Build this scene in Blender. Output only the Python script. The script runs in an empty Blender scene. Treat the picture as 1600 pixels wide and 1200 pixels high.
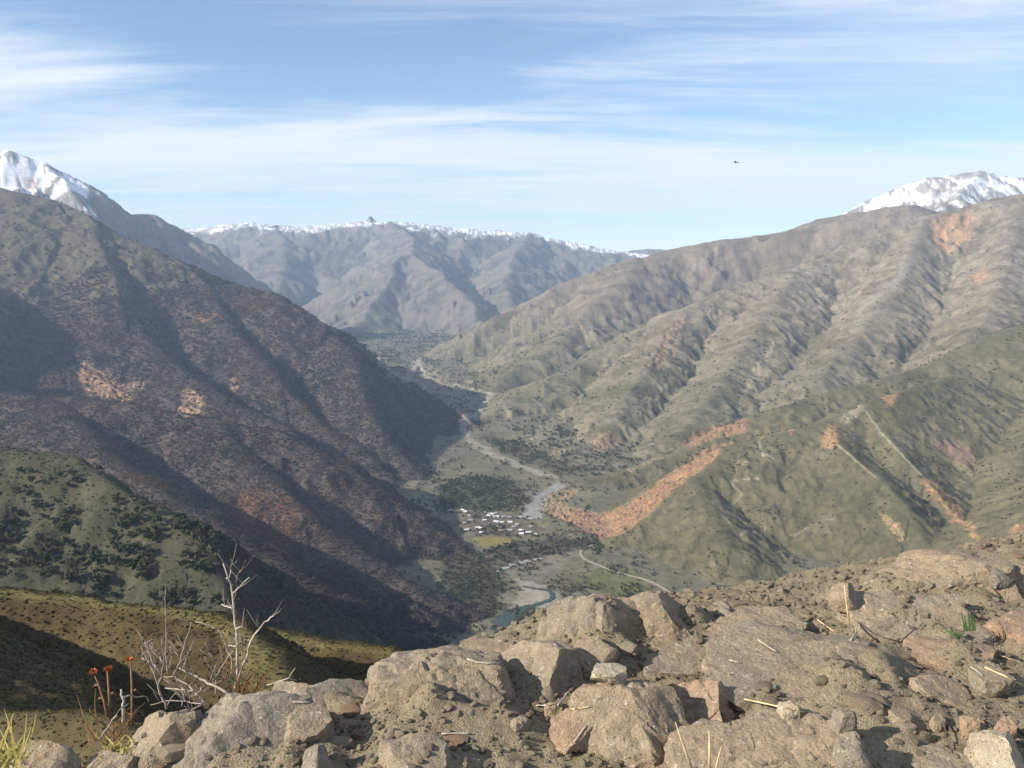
import bpy, math, random
import numpy as np
from mathutils import Vector, Matrix

# ------------------------------------------------------------------ camera, world, sun, exposure
SC = bpy.context.scene
COL = SC.collection
R = math.radians
F = 1386.0                       # focal length in photograph pixels (1600 wide)
PITCH = R(7.0)
cam_d = bpy.data.cameras.new('camera')
cam = bpy.data.objects.new('camera', cam_d); COL.objects.link(cam)
cam.location = (0, 0, 0)
cam.rotation_euler = (R(90) - PITCH, 0, 0)
cam_d.sensor_width = 36; cam_d.lens = 36 * F / 1600
cam_d.clip_start = 0.05; cam_d.clip_end = 60000
SC.camera = cam

SUN_EL, SUN_AZ = R(27), R(-113)  # azimuth measured from +Y (view direction) clockwise: sun is to the left and behind
sun_dir = Vector((math.sin(SUN_AZ) * math.cos(SUN_EL), math.cos(SUN_AZ) * math.cos(SUN_EL), math.sin(SUN_EL)))
sd = bpy.data.lights.new('sun', 'SUN'); sd.energy = 5.0; sd.angle = R(0.5); sd.color = (1.0, 0.91, 0.77)
sun = bpy.data.objects.new('sun', sd); COL.objects.link(sun)
sun.rotation_euler = sun_dir.to_track_quat('Z', 'Y').to_euler()
sun.location = (-50, -10, 60)

SC.view_settings.view_transform = 'Standard'; SC.view_settings.look = 'None'
SC.view_settings.gamma = 1.0; SC.view_settings.use_curve_mapping = False
SC.view_settings.exposure = 0.78
SC.cycles.use_denoising = True
SC.cycles.max_bounces = 4; SC.cycles.diffuse_bounces = 2; SC.cycles.volume_bounces = 1
SC.cycles.transparent_max_bounces = 4
SC.render.filter_size = 2.4

def px_dir(u, v):
    """unit direction through a photograph pixel"""
    x, y, z = (u - 800) / F, 1.0, (600 - v) / F
    c, s = math.cos(PITCH), math.sin(PITCH)
    d = Vector((x, y * c + z * s, -y * s + z * c))
    return d.normalized()

world = bpy.data.worlds.new('World'); SC.world = world; world.use_nodes = True
def build_world():
    nt = world.node_tree; n = nt.nodes; n.clear(); L = nt.links
    out = n.new('ShaderNodeOutputWorld'); bg = n.new('ShaderNodeBackground'); bg.inputs['Strength'].default_value = 0.1
    sky = n.new('ShaderNodeTexSky'); sky.sky_type = 'NISHITA'; sky.sun_disc = False
    sky.sun_elevation = SUN_EL; sky.sun_rotation = SUN_AZ
    sky.altitude = 1200; sky.air_density = 1.0; sky.dust_density = 0.1; sky.ozone_density = 2.2
    tc = n.new('ShaderNodeTexCoord')
    def math_(op, a, b=None, clamp=False):
        m = n.new('ShaderNodeMath'); m.operation = op; m.use_clamp = clamp
        for i, q in enumerate((a, b)):
            if q is None: continue
            if isinstance(q, (int, float)): m.inputs[i].default_value = q
            else: L.new(q, m.inputs[i])
        return m.outputs[0]
    sep = n.new('ShaderNodeSeparateXYZ'); L.new(tc.outputs['Generated'], sep.inputs[0])
    X, Y, Z = sep.outputs
    zz = math_('ADD', math_('MAXIMUM', Z, 0.0), 0.10)
    px = math_('DIVIDE', X, zz); py = math_('DIVIDE', Y, zz)          # the cloud sheet, seen in perspective
    comb = n.new('ShaderNodeCombineXYZ'); L.new(px, comb.inputs[0]); L.new(py, comb.inputs[1])
    def noise(scale_xyz, rot, scale, detail, rough, dist=0.0, off=(0, 0, 0)):
        mp = n.new('ShaderNodeMapping'); mp.inputs['Scale'].default_value = scale_xyz
        mp.inputs['Rotation'].default_value = (0, 0, rot); mp.inputs['Location'].default_value = off
        L.new(comb.outputs[0], mp.inputs[0])
        t = n.new('ShaderNodeTexNoise'); t.inputs['Scale'].default_value = scale; t.inputs['Detail'].default_value = detail
        t.inputs['Roughness'].default_value = rough; t.inputs['Distortion'].default_value = dist
        L.new(mp.outputs[0], t.inputs['Vector']); return t.outputs['Fac']
    n1 = noise((0.55, 1.0, 1), R(12), 0.75, 6, 0.55, 0.5, (3.1, 1.7, 0))
    n2 = noise((0.35, 1.5, 1), R(-8), 1.6, 8, 0.62, 0.8, (9.0, 4.0, 0))
    n3 = noise((0.5, 1.3, 1), R(25), 5.0, 6, 0.6, 0.3)
    cov = math_('ADD', math_('ADD', math_('MULTIPLY', n1, 0.70), math_('MULTIPLY', n2, 1.05)), math_('MULTIPLY', n3, 0.24))
    # banks and gaps of the cloud sheet: (pixel centre, radii, amount)
    lobes = [(300, 60, 420, 75, -0.26), (470, 110, 260, 60, -0.16), (60, 150, 210, 90, 0.16), (1050, 215, 420, 38, -0.10),
             (640, 235, 330, 50, 0.20), (300, 240, 260, 40, 0.12), (1330, 270, 260, 40, 0.22), (1200, 90, 480, 120, 0.10),
             (1480, 215, 200, 28, -0.14), (900, 300, 500, 30, 0.10), (350, 330, 260, 26, -0.06), (1130, 360, 330, 24, -0.10),
             (800, 320, 1500, 70, 0.07), (450, 45, 380, 60, -0.10), (1560, 30, 220, 60, 0.05), (820, 140, 280, 34, 0.06), (850, 30, 260, 40, -0.08)]
    for (u, v, ru, rv, amt) in lobes:
        d = px_dir(u, v); az = math.atan2(d.x, d.y); el = math.asin(d.z)
        a = math_('ARCTAN2', X, Y); e = math_('ARCSINE', Z)
        da = math_('DIVIDE', math_('SUBTRACT', a, az), ru / F); de = math_('DIVIDE', math_('SUBTRACT', e, el), rv / F)
        q = math_('ADD', math_('MULTIPLY', da, da), math_('MULTIPLY', de, de))
        g = math_('MULTIPLY', math_('EXPONENT', math_('MULTIPLY', q, -1.0)), amt)
        cov = math_('ADD', cov, g)
    mr = n.new('ShaderNodeMapRange'); mr.interpolation_type = 'SMOOTHSTEP'
    mr.inputs['From Min'].default_value = 0.80; mr.inputs['From Max'].default_value = 1.34
    mr.inputs['To Min'].default_value = 0.0; mr.inputs['To Max'].default_value = 0.9
    L.new(cov, mr.inputs['Value'])
    mix = n.new('ShaderNodeMix'); mix.data_type = 'RGBA'
    L.new(mr.outputs[0], mix.inputs['Factor']); L.new(sky.outputs[0], mix.inputs['A'])
    mix.inputs['B'].default_value = (5.7, 6.0, 6.5, 1)
    L.new(mix.outputs['Result'], bg.inputs['Color']); L.new(bg.outputs[0], out.inputs['Surface'])
build_world()

# ------------------------------------------------------------------ noise and survey helpers
rng = np.random.default_rng(7); random.seed(7)
_ang = np.random.default_rng(1).random(4096) * 2 * np.pi
_gx, _gy = np.cos(_ang).astype(np.float32), np.sin(_ang).astype(np.float32)
def pn(x, y, seed=0):
    x = np.asarray(x, np.float64); y = np.asarray(y, np.float64)
    xi = np.floor(x); yi = np.floor(y)
    fx = (x - xi).astype(np.float32); fy = (y - yi).astype(np.float32)
    xi = xi.astype(np.int64); yi = yi.astype(np.int64)
    def g(ix, iy, dx, dy):
        h = (ix * 374761393 + iy * 668265263 + seed * 974634777) & 0xffffffff
        h = ((h ^ (h >> 13)) * 1274126177) & 0xffffffff
        h = (h ^ (h >> 16)) & 4095
        return _gx[h] * dx + _gy[h] * dy
    ux = fx * fx * fx * (fx * (fx * 6 - 15) + 10); uy = fy * fy * fy * (fy * (fy * 6 - 15) + 10)
    a = g(xi, yi, fx, fy); b = g(xi + 1, yi, fx - 1, fy); c = g(xi, yi + 1, fx, fy - 1); d = g(xi + 1, yi + 1, fx - 1, fy - 1)
    return 1.5 * ((a + ux * (b - a)) * (1 - uy) + (c + ux * (d - c)) * uy)
def fbm(x, y, o, seed=0, gain=0.5):
    t = 0; a = 1.0
    for i in range(o):
        t = t + a * pn(x * 2 ** i, y * 2 ** i, seed + i); a *= gain
    return t
def ridged(x, y, o, seed=0, gain=0.5):
    t = 0; a = 1.0
    for i in range(o):
        t = t + a * (1 - 2 * np.abs(pn(x * 2 ** i, y * 2 ** i, seed + i))); a *= gain
    return t
def sstep(a, b, x):
    t = np.clip((x - a) / (b - a), 0, 1); return t * t * (3 - 2 * t)
def P(u, v, D):
    """photograph pixel at distance D ahead -> point in the place"""
    d = px_dir(u, v); return d * (D / d.y)

# ------------------------------------------------------------------ materials
def new_mat(name):
    m = bpy.data.materials.new(name); m.use_nodes = True
    nt = m.node_tree; b = nt.nodes['Principled BSDF']
    b.inputs['Roughness'].default_value = 0.95; b.inputs['Specular IOR Level'].default_value = 0.15
    return m, nt, b
def nd(nt, t, **kw):
    x = nt.nodes.new(t)
    for k, v in kw.items():
        if k in x.inputs: x.inputs[k].default_value = v
        else: setattr(x, k, v)
    return x
def mixc(nt, fac, a, b, blend='MIX'):
    m = nt.nodes.new('ShaderNodeMix'); m.data_type = 'RGBA'; m.blend_type = blend
    for key, q in (('Factor', fac), ('A', a), ('B', b)):
        s = [i for i in m.inputs if i.name == key and (i.type == 'VALUE' if key == 'Factor' else i.type == 'RGBA')][0]
        if hasattr(q, 'links'): nt.links.new(q, s)
        elif isinstance(q, (int, float)): s.default_value = q
        else: s.default_value = (*q, 1)
    return [o for o in m.outputs if o.type == 'RGBA'][0]
def ramp(nt, val, lo, hi):
    r = nd(nt, 'ShaderNodeMapRange'); r.inputs['From Min'].default_value = lo; r.inputs['From Max'].default_value = hi
    nt.links.new(val, r.inputs['Value']); return r.outputs[0]
def noise_n(nt, vec, scale, detail=4, rough=0.6):
    t = nd(nt, 'ShaderNodeTexNoise'); t.inputs['Scale'].default_value = scale
    t.inputs['Detail'].default_value = detail; t.inputs['Roughness'].default_value = rough
    nt.links.new(vec, t.inputs['Vector']); return t.outputs['Fac']

def terrain_material():
    m, nt, b = new_mat('terrain_soil_scrub_snow')
    at = nd(nt, 'ShaderNodeAttribute', attribute_name='Col')
    geo = nd(nt, 'ShaderNodeNewGeometry'); pos = geo.outputs['Position']
    a = noise_n(nt, pos, 1 / 22, 5, 0.65); c = noise_n(nt, pos, 1 / 3.5, 3, 0.6)
    f = nd(nt, 'ShaderNodeMath', operation='MULTIPLY'); nt.links.new(ramp(nt, a, 0.25, 0.75), f.inputs[0]); nt.links.new(ramp(nt, c, 0.2, 0.8), f.inputs[1])
    v = nd(nt, 'ShaderNodeMapRange'); v.inputs['To Min'].default_value = 0.62; v.inputs['To Max'].default_value = 1.75
    nt.links.new(f.outputs[0], v.inputs['Value'])
    mul = nd(nt, 'ShaderNodeVectorMath', operation='SCALE'); nt.links.new(at.outputs['Color'], mul.inputs[0]); nt.links.new(v.outputs[0], mul.inputs['Scale'])
    nt.links.new(mul.outputs[0], b.inputs['Base Color'])
    bp = nd(nt, 'ShaderNodeBump'); bp.inputs['Strength'].default_value = 0.4; bp.inputs['Distance'].default_value = 4.0
    nt.links.new(a, bp.inputs['Height']); nt.links.new(bp.outputs[0], b.inputs['Normal'])
    b.inputs['Specular IOR Level'].default_value = 0.05
    return m
M_TERRAIN = terrain_material()

def rock_material(name, base, second, spots=(0.55, 0.52, 0.46), bump=0.9):
    m, nt, b = new_mat(name)
    tc = nd(nt, 'ShaderNodeTexCoord'); oi = nd(nt, 'ShaderNodeObjectInfo')
    add = nd(nt, 'ShaderNodeVectorMath', operation='ADD'); nt.links.new(tc.outputs['Object'], add.inputs[0])
    sc = nd(nt, 'ShaderNodeMath', operation='MULTIPLY'); sc.inputs[1].default_value = 37; nt.links.new(oi.outputs['Random'], sc.inputs[0])
    nt.links.new(sc.outputs[0], add.inputs[1]); p = add.outputs[0]
    n1 = noise_n(nt, p, 4.5, 5, 0.6); n2 = noise_n(nt, p, 22, 6, 0.7); n3 = noise_n(nt, p, 75, 4, 0.65); n4 = noise_n(nt, p, 160, 2, 0.5)
    c = mixc(nt, ramp(nt, n1, 0.38, 0.64), base, second)
    c = mixc(nt, ramp(nt, n2, 0.35, 0.7), c, mixc(nt, 1.0, c, (0.7, 0.69, 0.69), 'MULTIPLY'))
    c = mixc(nt, ramp(nt, n3, 0.6, 0.72), c, spots)
    c = mixc(nt, ramp(nt, n4, 0.60, 0.75), c, (0.035, 0.03, 0.028))
    nt.links.new(c, b.inputs['Base Color'])
    ad = nd(nt, 'ShaderNodeMath', operation='ADD'); nt.links.new(n2, ad.inputs[0])
    m3 = nd(nt, 'ShaderNodeMath', operation='MULTIPLY'); m3.inputs[1].default_value = 0.45; nt.links.new(n3, m3.inputs[0]); nt.links.new(m3.outputs[0], ad.inputs[1])
    bp = nd(nt, 'ShaderNodeBump'); bp.inputs['Strength'].default_value = bump; bp.inputs['Distance'].default_value = 0.02
    nt.links.new(ad.outputs[0], bp.inputs['Height']); nt.links.new(bp.outputs[0], b.inputs['Normal'])
    return m
M_ROCK = {
    'tan': rock_material('rock_tan', (0.345, 0.265, 0.18), (0.30, 0.24, 0.17)),
    'grey': rock_material('rock_grey', (0.275, 0.23, 0.175), (0.325, 0.255, 0.175)),
    'dark': rock_material('rock_dark', (0.22, 0.195, 0.16), (0.29, 0.245, 0.185)),
    'red': rock_material('rock_reddish', (0.36, 0.245, 0.16), (0.33, 0.245, 0.17)),
    'pale': rock_material('rock_pale', (0.48, 0.41, 0.295), (0.41, 0.34, 0.245)),
}
def plain(name, col, var=0.35, scale=30, rough=0.8):
    m, nt, b = new_mat(name); tc = nd(nt, 'ShaderNodeTexCoord')
    n1 = noise_n(nt, tc.outputs['Object'], scale, 4)
    c = mixc(nt, ramp(nt, n1, 0.3, 0.7), tuple(x * (1 - var) for x in col), tuple(min(1, x * (1 + var)) for x in col))
    nt.links.new(c, b.inputs['Base Color']); b.inputs['Roughness'].default_value = rough
    return m
M_STICK = plain('bleached_wood', (0.40, 0.35, 0.285)); M_TWIG = plain('grey_twig', (0.29, 0.25, 0.215), 0.3)
M_DARKTWIG = plain('dark_twig', (0.10, 0.075, 0.055)); M_STRAW = plain('dry_straw', (0.55, 0.44, 0.24))
M_YGRASS = plain('yellow_grass', (0.36, 0.31, 0.10)); M_GREEN = plain('green_leaf', (0.07, 0.12, 0.045))
M_STALK = plain('brown_stalk', (0.20, 0.11, 0.06)); M_SEED = plain('rust_seed_head', (0.40, 0.13, 0.045))
M_BARK = plain('bark', (0.12, 0.095, 0.075), 0.3, 3)
M_DRYLEAF = plain('rust_dry_leaf', (0.20, 0.105, 0.05))

def foliage_material(name):
    m, nt, b = new_mat(name)
    at = nd(nt, 'ShaderNodeAttribute', attribute_name='tint', attribute_type='INSTANCER')
    ob = nd(nt, 'ShaderNodeObjectInfo')
    has = nd(nt, 'ShaderNodeMath', operation='GREATER_THAN'); has.inputs[1].default_value = 0.001; nt.links.new(at.outputs['Fac'], has.inputs[0])
    c = mixc(nt, has.outputs[0], ob.outputs['Color'], at.outputs['Color'])
    geo = nd(nt, 'ShaderNodeNewGeometry')
    v = nd(nt, 'ShaderNodeMapRange'); v.inputs['To Min'].default_value = 0.6; v.inputs['To Max'].default_value = 1.45
    nt.links.new(geo.outputs['Random Per Island'], v.inputs['Value'])
    s = nd(nt, 'ShaderNodeVectorMath', operation='SCALE'); nt.links.new(c, s.inputs[0]); nt.links.new(v.outputs[0], s.inputs['Scale'])
    nt.links.new(s.outputs[0], b.inputs['Base Color']); b.inputs['Specular IOR Level'].default_value = 0.1
    return m
M_FOLIAGE = foliage_material('foliage')

# ------------------------------------------------------------------ object helpers
def mesh_obj(name, verts, faces, mat, parent=None, smooth=False):
    me = bpy.data.meshes.new(name); me.from_pydata([tuple(v) for v in verts], [], faces); me.update()
    if smooth: me.polygons.foreach_set('use_smooth', [True] * len(me.polygons))
    if mat: me.materials.append(mat)
    o = bpy.data.objects.new(name, me); COL.objects.link(o); o.parent = parent
    return o
def tag(o, label, cat, group=None, kind=None):
    o['label'] = label; o['category'] = cat
    if group: o['group'] = group
    if kind: o['kind'] = kind
    return o
def empty(name, loc):
    o = bpy.data.objects.new(name, None); COL.objects.link(o); o.location = loc; o.empty_display_size = 0.1; return o
def np_mesh(name, V, Q, mat):
    me = bpy.data.meshes.new(name)
    me.vertices.add(len(V)); me.vertices.foreach_set('co', V.astype(np.float32).ravel())
    me.loops.add(Q.size); me.loops.foreach_set('vertex_index', Q.astype(np.int32).ravel())
    me.polygons.add(len(Q)); me.polygons.foreach_set('loop_start', np.arange(0, Q.size, Q.shape[1], dtype=np.int32))
    me.polygons.foreach_set('use_smooth', np.ones(len(Q), bool))
    me.update(calc_edges=True); me.materials.append(mat)
    o = bpy.data.objects.new(name, me); COL.objects.link(o); return o

# ------------------------------------------------------------------ the landscape: ridges surveyed as (pixel u, pixel v, distance)
# group, points, slope on the right-hand side of travel, slope on the left-hand side, crest rounding, gully depth, gully spacing
GN = ['valley_floor', 'near_hillside', 'grassy_hill', 'tree_spur_hill', 'forested_spur_hill', 'forested_mountain', 'snowy_mountain_far_side',
      'distant_snow_range', 'brown_mountain', 'scrub_mountain', 'snow_peak_mountain', 'green_hill']
VF, NEAR, FH, ES, DS, BM, AM, HR, G1, G2, SP, G4 = range(12)
RIDGES = [
    # grassy hill lobes
    (FH, [(-420, 840, 300), (-200, 880, 262), (0, 916, 235), (60, 930, 228), (150, 941, 218), (250, 950, 206), (310, 957, 196), (350, 976, 182), (392, 1010, 168), (430, 1075, 150)], 0.72, 0.92, 6, 0.10, 14),
    (FH, [(330, 985, 252), (420, 990, 250), (500, 1001, 242), (600, 1016, 230), (660, 1026, 222), (740, 1045, 210), (800, 1080, 196)], 0.72, 0.75, 6, 0.10, 14),
    (NEAR, [(-420, 1040, 92), (-120, 1096, 74), (0, 1110, 66), (80, 1114, 63), (160, 1121, 60), (220, 1150, 55), (300, 1230, 48)], 0.8, 0.8, 1, 0.05, 6),
    (NEAR, [(-260, 880, 235), (-150, 935, 190), (-85, 985, 150), (-55, 1040, 112), (-60, 1110, 82)], 0.8, 0.86, 4, 0.08, 14),
    # spur with scattered trees
    (ES, [(-500, 640, 1250), (-250, 680, 1080), (-60, 692, 960), (0, 697, 920), (100, 713, 880), (150, 737, 850), (200, 771, 815), (265, 800, 785), (300, 832, 755), (328, 872, 715), (348, 930, 660), (362, 985, 610), (380, 1060, 540)], 0.62, 0.92, 8, 0.22, 60),
    # forested spur
    (DS, [(-500, 560, 3000), (-200, 596, 2700), (60, 618, 2500), (200, 628, 2400), (330, 655, 2280), (430, 674, 2190), (500, 705, 2110), (560, 745, 2040), (640, 795, 1970), (700, 840, 1930)], 0.50, 0.72, 14, 0.26, 130),
    (DS, [(330, 655, 2280), (400, 735, 1950), (470, 800, 1760), (560, 865, 1640), (660, 915, 1560), (740, 955, 1520)], 0.46, 0.95, 20, 0.16, 100),
    (DS, [(60, 618, 2500), (150, 700, 1900), (300, 800, 1500), (420, 880, 1330), (540, 940, 1260), (640, 985, 1240), (720, 1030, 1230)], 0.5, 0.8, 20, 0.16, 90),
    # main forested mountain
    (BM, [(-500, 130, 5300), (-200, 222, 4950), (0, 291, 4600), (70, 311, 4480), (130, 335, 4380), (200, 372, 4260), (240, 386, 4200), (300, 421, 4080), (370, 446, 3960), (430, 462, 3860), (480, 490, 3780), (520, 520, 3680), (548, 562, 3300), (566, 622, 2950), (600, 680, 2720), (650, 724, 2580)], 0.5, 0.78, 16, 0.16, 190),
    (BM, [(300, 421, 4080), (375, 530, 3400), (430, 600, 3000), (500, 660, 2760), (580, 715, 2560)], 0.42, 1.0, 18, 0.16, 140),
    (BM, [(130, 335, 4380), (185, 440, 3700), (220, 520, 3300), (290, 585, 2950), (380, 640, 2700), (440, 668, 2560)], 0.42, 0.95, 18, 0.16, 150),
    (BM, [(-150, 365, 3800), (-100, 410, 3350), (-70, 450, 3050), (-80, 520, 2750), (-120, 600, 2500)], 0.8, 0.86, 10, 0.16, 110),
    (BM, [(-330, 560, 2500), (-230, 610, 2150), (-150, 650, 1850), (-110, 690, 1600), (-110, 750, 1350)], 0.8, 0.82, 10, 0.12, 80),
    # low wooded knoll by the village
    (BM, [(640, 740, 2560), (700, 752, 2500), (760, 756, 2480), (800, 772, 2420)], 0.3, 0.4, 40, 0.1, 60),
    # snowy mountain behind, on the left
    (AM, [(-400, 250, 7200), (-120, 232, 6900), (0, 236, 6700), (22, 234, 6700), (40, 240, 6700), (70, 251, 6700), (130, 285, 6750), (180, 320, 6800), (213, 333, 6850), (240, 335, 6900), (265, 349, 6950), (300, 378, 7000), (330, 402, 7050), (375, 428, 7100), (412, 450, 7200), (450, 500, 7200)], 0.75, 0.85, 10, 0.30, 260),
    (AM, [(70, 251, 6700), (140, 330, 6200), (200, 380, 5900), (280, 440, 5600)], 0.8, 0.8, 10, 0.3, 200),
    # distant range
    (HR, [(200, 362, 13400), (300, 356, 13300), (340, 351, 13200), (390, 346, 13100), (430, 351, 13000), (480, 353, 13000), (540, 347, 13000), (575, 344, 13000), (610, 345, 13000), (640, 346, 13000), (700, 353, 13000), (760, 358, 13000), (830, 363, 13000), (860, 370, 12900), (900, 379, 12800), (960, 389, 12600), (1010, 396, 12500), (1100, 410, 12400), (1250, 430, 12300)], 0.42, 0.6, 6, 0.20, 430),
    (HR, [(580, 336, 12920), (584, 337, 13080)], 2.0, 2.0, 2, 0.05, 60),
    (HR, [(430, 351, 13000), (445, 385, 11600), (440, 430, 10400), (430, 470, 9600)], 0.52, 0.7, 40, 0.2, 300),
    (HR, [(610, 344, 13000), (650, 376, 11000), (640, 396, 10200), (622, 402, 9900), (605, 440, 9100), (575, 485, 8300), (545, 520, 7700), (530, 540, 7300)], 0.6, 0.62, 15, 0.17, 330),
    (HR, [(640, 396, 10200), (690, 425, 9300), (725, 462, 8400), (745, 495, 7800), (760, 520, 7300)], 0.6, 0.75, 15, 0.17, 300),
    (HR, [(830, 363, 13000), (800, 400, 11000), (790, 440, 9600), (800, 480, 8600)], 0.55, 0.6, 20, 0.17, 320),
    (HR, [(985, 391, 16000), (1010, 389, 16000), (1060, 390, 16000), (1120, 396, 16000)], 0.4, 0.4, 20, 0.2, 500),
    # right side, far brown mountain
    (G1, [(670, 572, 5600), (700, 548, 5750), (720, 532, 5850), (780, 491, 6100), (850, 456, 6350), (930, 421, 6650), (1000, 402, 6850), (1050, 389, 7000), (1120, 375, 7100), (1190, 366, 7150), (1230, 358, 7150), (1280, 341, 7100), (1340, 330, 7000), (1420, 318, 6900)], 0.55, 0.7, 30, 0.13, 300),
    (G1, [(1000, 402, 6850), (960, 450, 6000), (900, 500, 5300), (830, 560, 4700), (780, 600, 4350)], 0.5, 0.5, 40, 0.14, 200),
    # snow peak
    (SP, [(1240, 372, 8000), (1320, 330, 8000), (1345, 316, 8000), (1380, 301, 8000), (1410, 291, 8000), (1450, 277, 8000), (1490, 272, 8000), (1530, 265, 8000), (1556, 272, 8000), (1600, 278, 8000), (1700, 262, 8000), (1900, 280, 8000)], 0.7, 0.8, 8, 0.35, 230),
    (SP, [(1530, 265, 8000), (1490, 310, 7300), (1450, 345, 6900)], 0.75, 0.75, 8, 0.3, 200),
    # right mountain facing the valley
    (G2, [(738, 664, 3420), (790, 628, 3650), (840, 596, 3850), (900, 568, 4050), (960, 541, 4200), (1020, 508, 4400), (1077, 479, 4550), (1130, 456, 4700), (1250, 418, 5000), (1350, 368, 5300), (1440, 336, 5500), (1500, 325, 5500), (1560, 309, 5500), (1600, 303, 5500), (1700, 280, 5500), (1950, 240, 5500)], 0.50, 0.6, 22, 0.11, 170),
    (G2, [(1077, 479, 4550), (1010, 580, 3650), (960, 650, 3200), (930, 700, 2950), (900, 735, 2800)], 0.55, 0.55, 22, 0.11, 120),
    (G2, [(1250, 418, 5000), (1200, 500, 4100), (1150, 580, 3500), (1100, 640, 3100), (1060, 680, 2900)], 0.55, 0.55, 22, 0.11, 130),
    (G2, [(1440, 336, 5500), (1400, 430, 4500), (1340, 520, 3800), (1270, 590, 3350)], 0.55, 0.55, 22, 0.11, 140),
    (G2, [(1600, 303, 5500), (1580, 420, 4300), (1540, 500, 3700), (1500, 550, 3300)], 0.55, 0.6, 22, 0.11, 140),
    # green hill, upper edge and near spur
    (G4, [(886, 762, 2440), (950, 742, 2500), (1035, 716, 2580), (1100, 687, 2660), (1165, 659, 2740), (1236, 632, 2830), (1282, 615, 2900), (1380, 590, 3000), (1472, 560, 3100), (1600, 505, 3250), (1800, 430, 3400)], 0.48, 0.6, 14, 0.2, 90),
    (G4, [(925, 862, 1900), (960, 843, 1925), (1010, 815, 1970), (1090, 748, 2110), (1170, 694, 2240), (1240, 672, 2300), (1292, 656, 2340), (1345, 632, 2420), (1420, 606, 2560), (1500, 585, 2750)], 0.50, 0.55, 14, 0.2, 80),
    (G4, [(1292, 656, 2340), (1304, 692, 2180), (1340, 722, 2080), (1372, 748, 1990), (1420, 800, 1850), (1450, 850, 1740)], 0.55, 0.55, 8, 0.2, 60),
    (G4, [(1345, 632, 2420), (1380, 680, 2260), (1412, 716, 2150), (1446, 748, 2060), (1502, 812, 1890), (1546, 858, 1790)], 0.55, 0.6, 8, 0.2, 60),
    (G4, [(1090, 748, 2110), (1120, 810, 1890), (1150, 860, 1760), (1170, 900, 1680)], 0.5, 0.5, 20, 0.2, 60),
    (G4, [(1560, 880, 1500), (1600, 838, 1550), (1700, 760, 1650), (1900, 620, 1850)], 0.6, 0.6, 10, 0.2, 60),
    (G4, [(1800, 430, 3400), (1680, 600, 2600), (1600, 700, 2200), (1575, 770, 2000)], 0.6, 0.6, 10, 0.25, 80),
]
th = np.concatenate([np.linspace(-58, -33, 90, endpoint=False), np.linspace(-33, 33, 820, endpoint=False), np.linspace(33, 50, 60)])
TH = np.radians(th)
def geom(a, b, n): return np.exp(np.linspace(np.log(a), np.log(b), n, endpoint=False))
RR = np.concatenate([geom(3.2, 45, 40), geom(45, 330, 170), geom(330, 1150, 190), geom(1150, 5300, 620), geom(5300, 17500, 210)])
RRl = np.log(RR)
TT, RG = np.meshgrid(TH, RR)                      # rows: distance, columns: bearing
GX = (np.sin(TT) * RG).astype(np.float64); GY = (np.cos(TT) * RG).astype(np.float64)
LIP_P, LIP_N = np.array((0.1, 3.85)), np.array((-0.40, 0.917))
def floor_z(x, y):
    return -602 + 0.015 * (np.hypot(x, y) - 1500)
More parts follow.
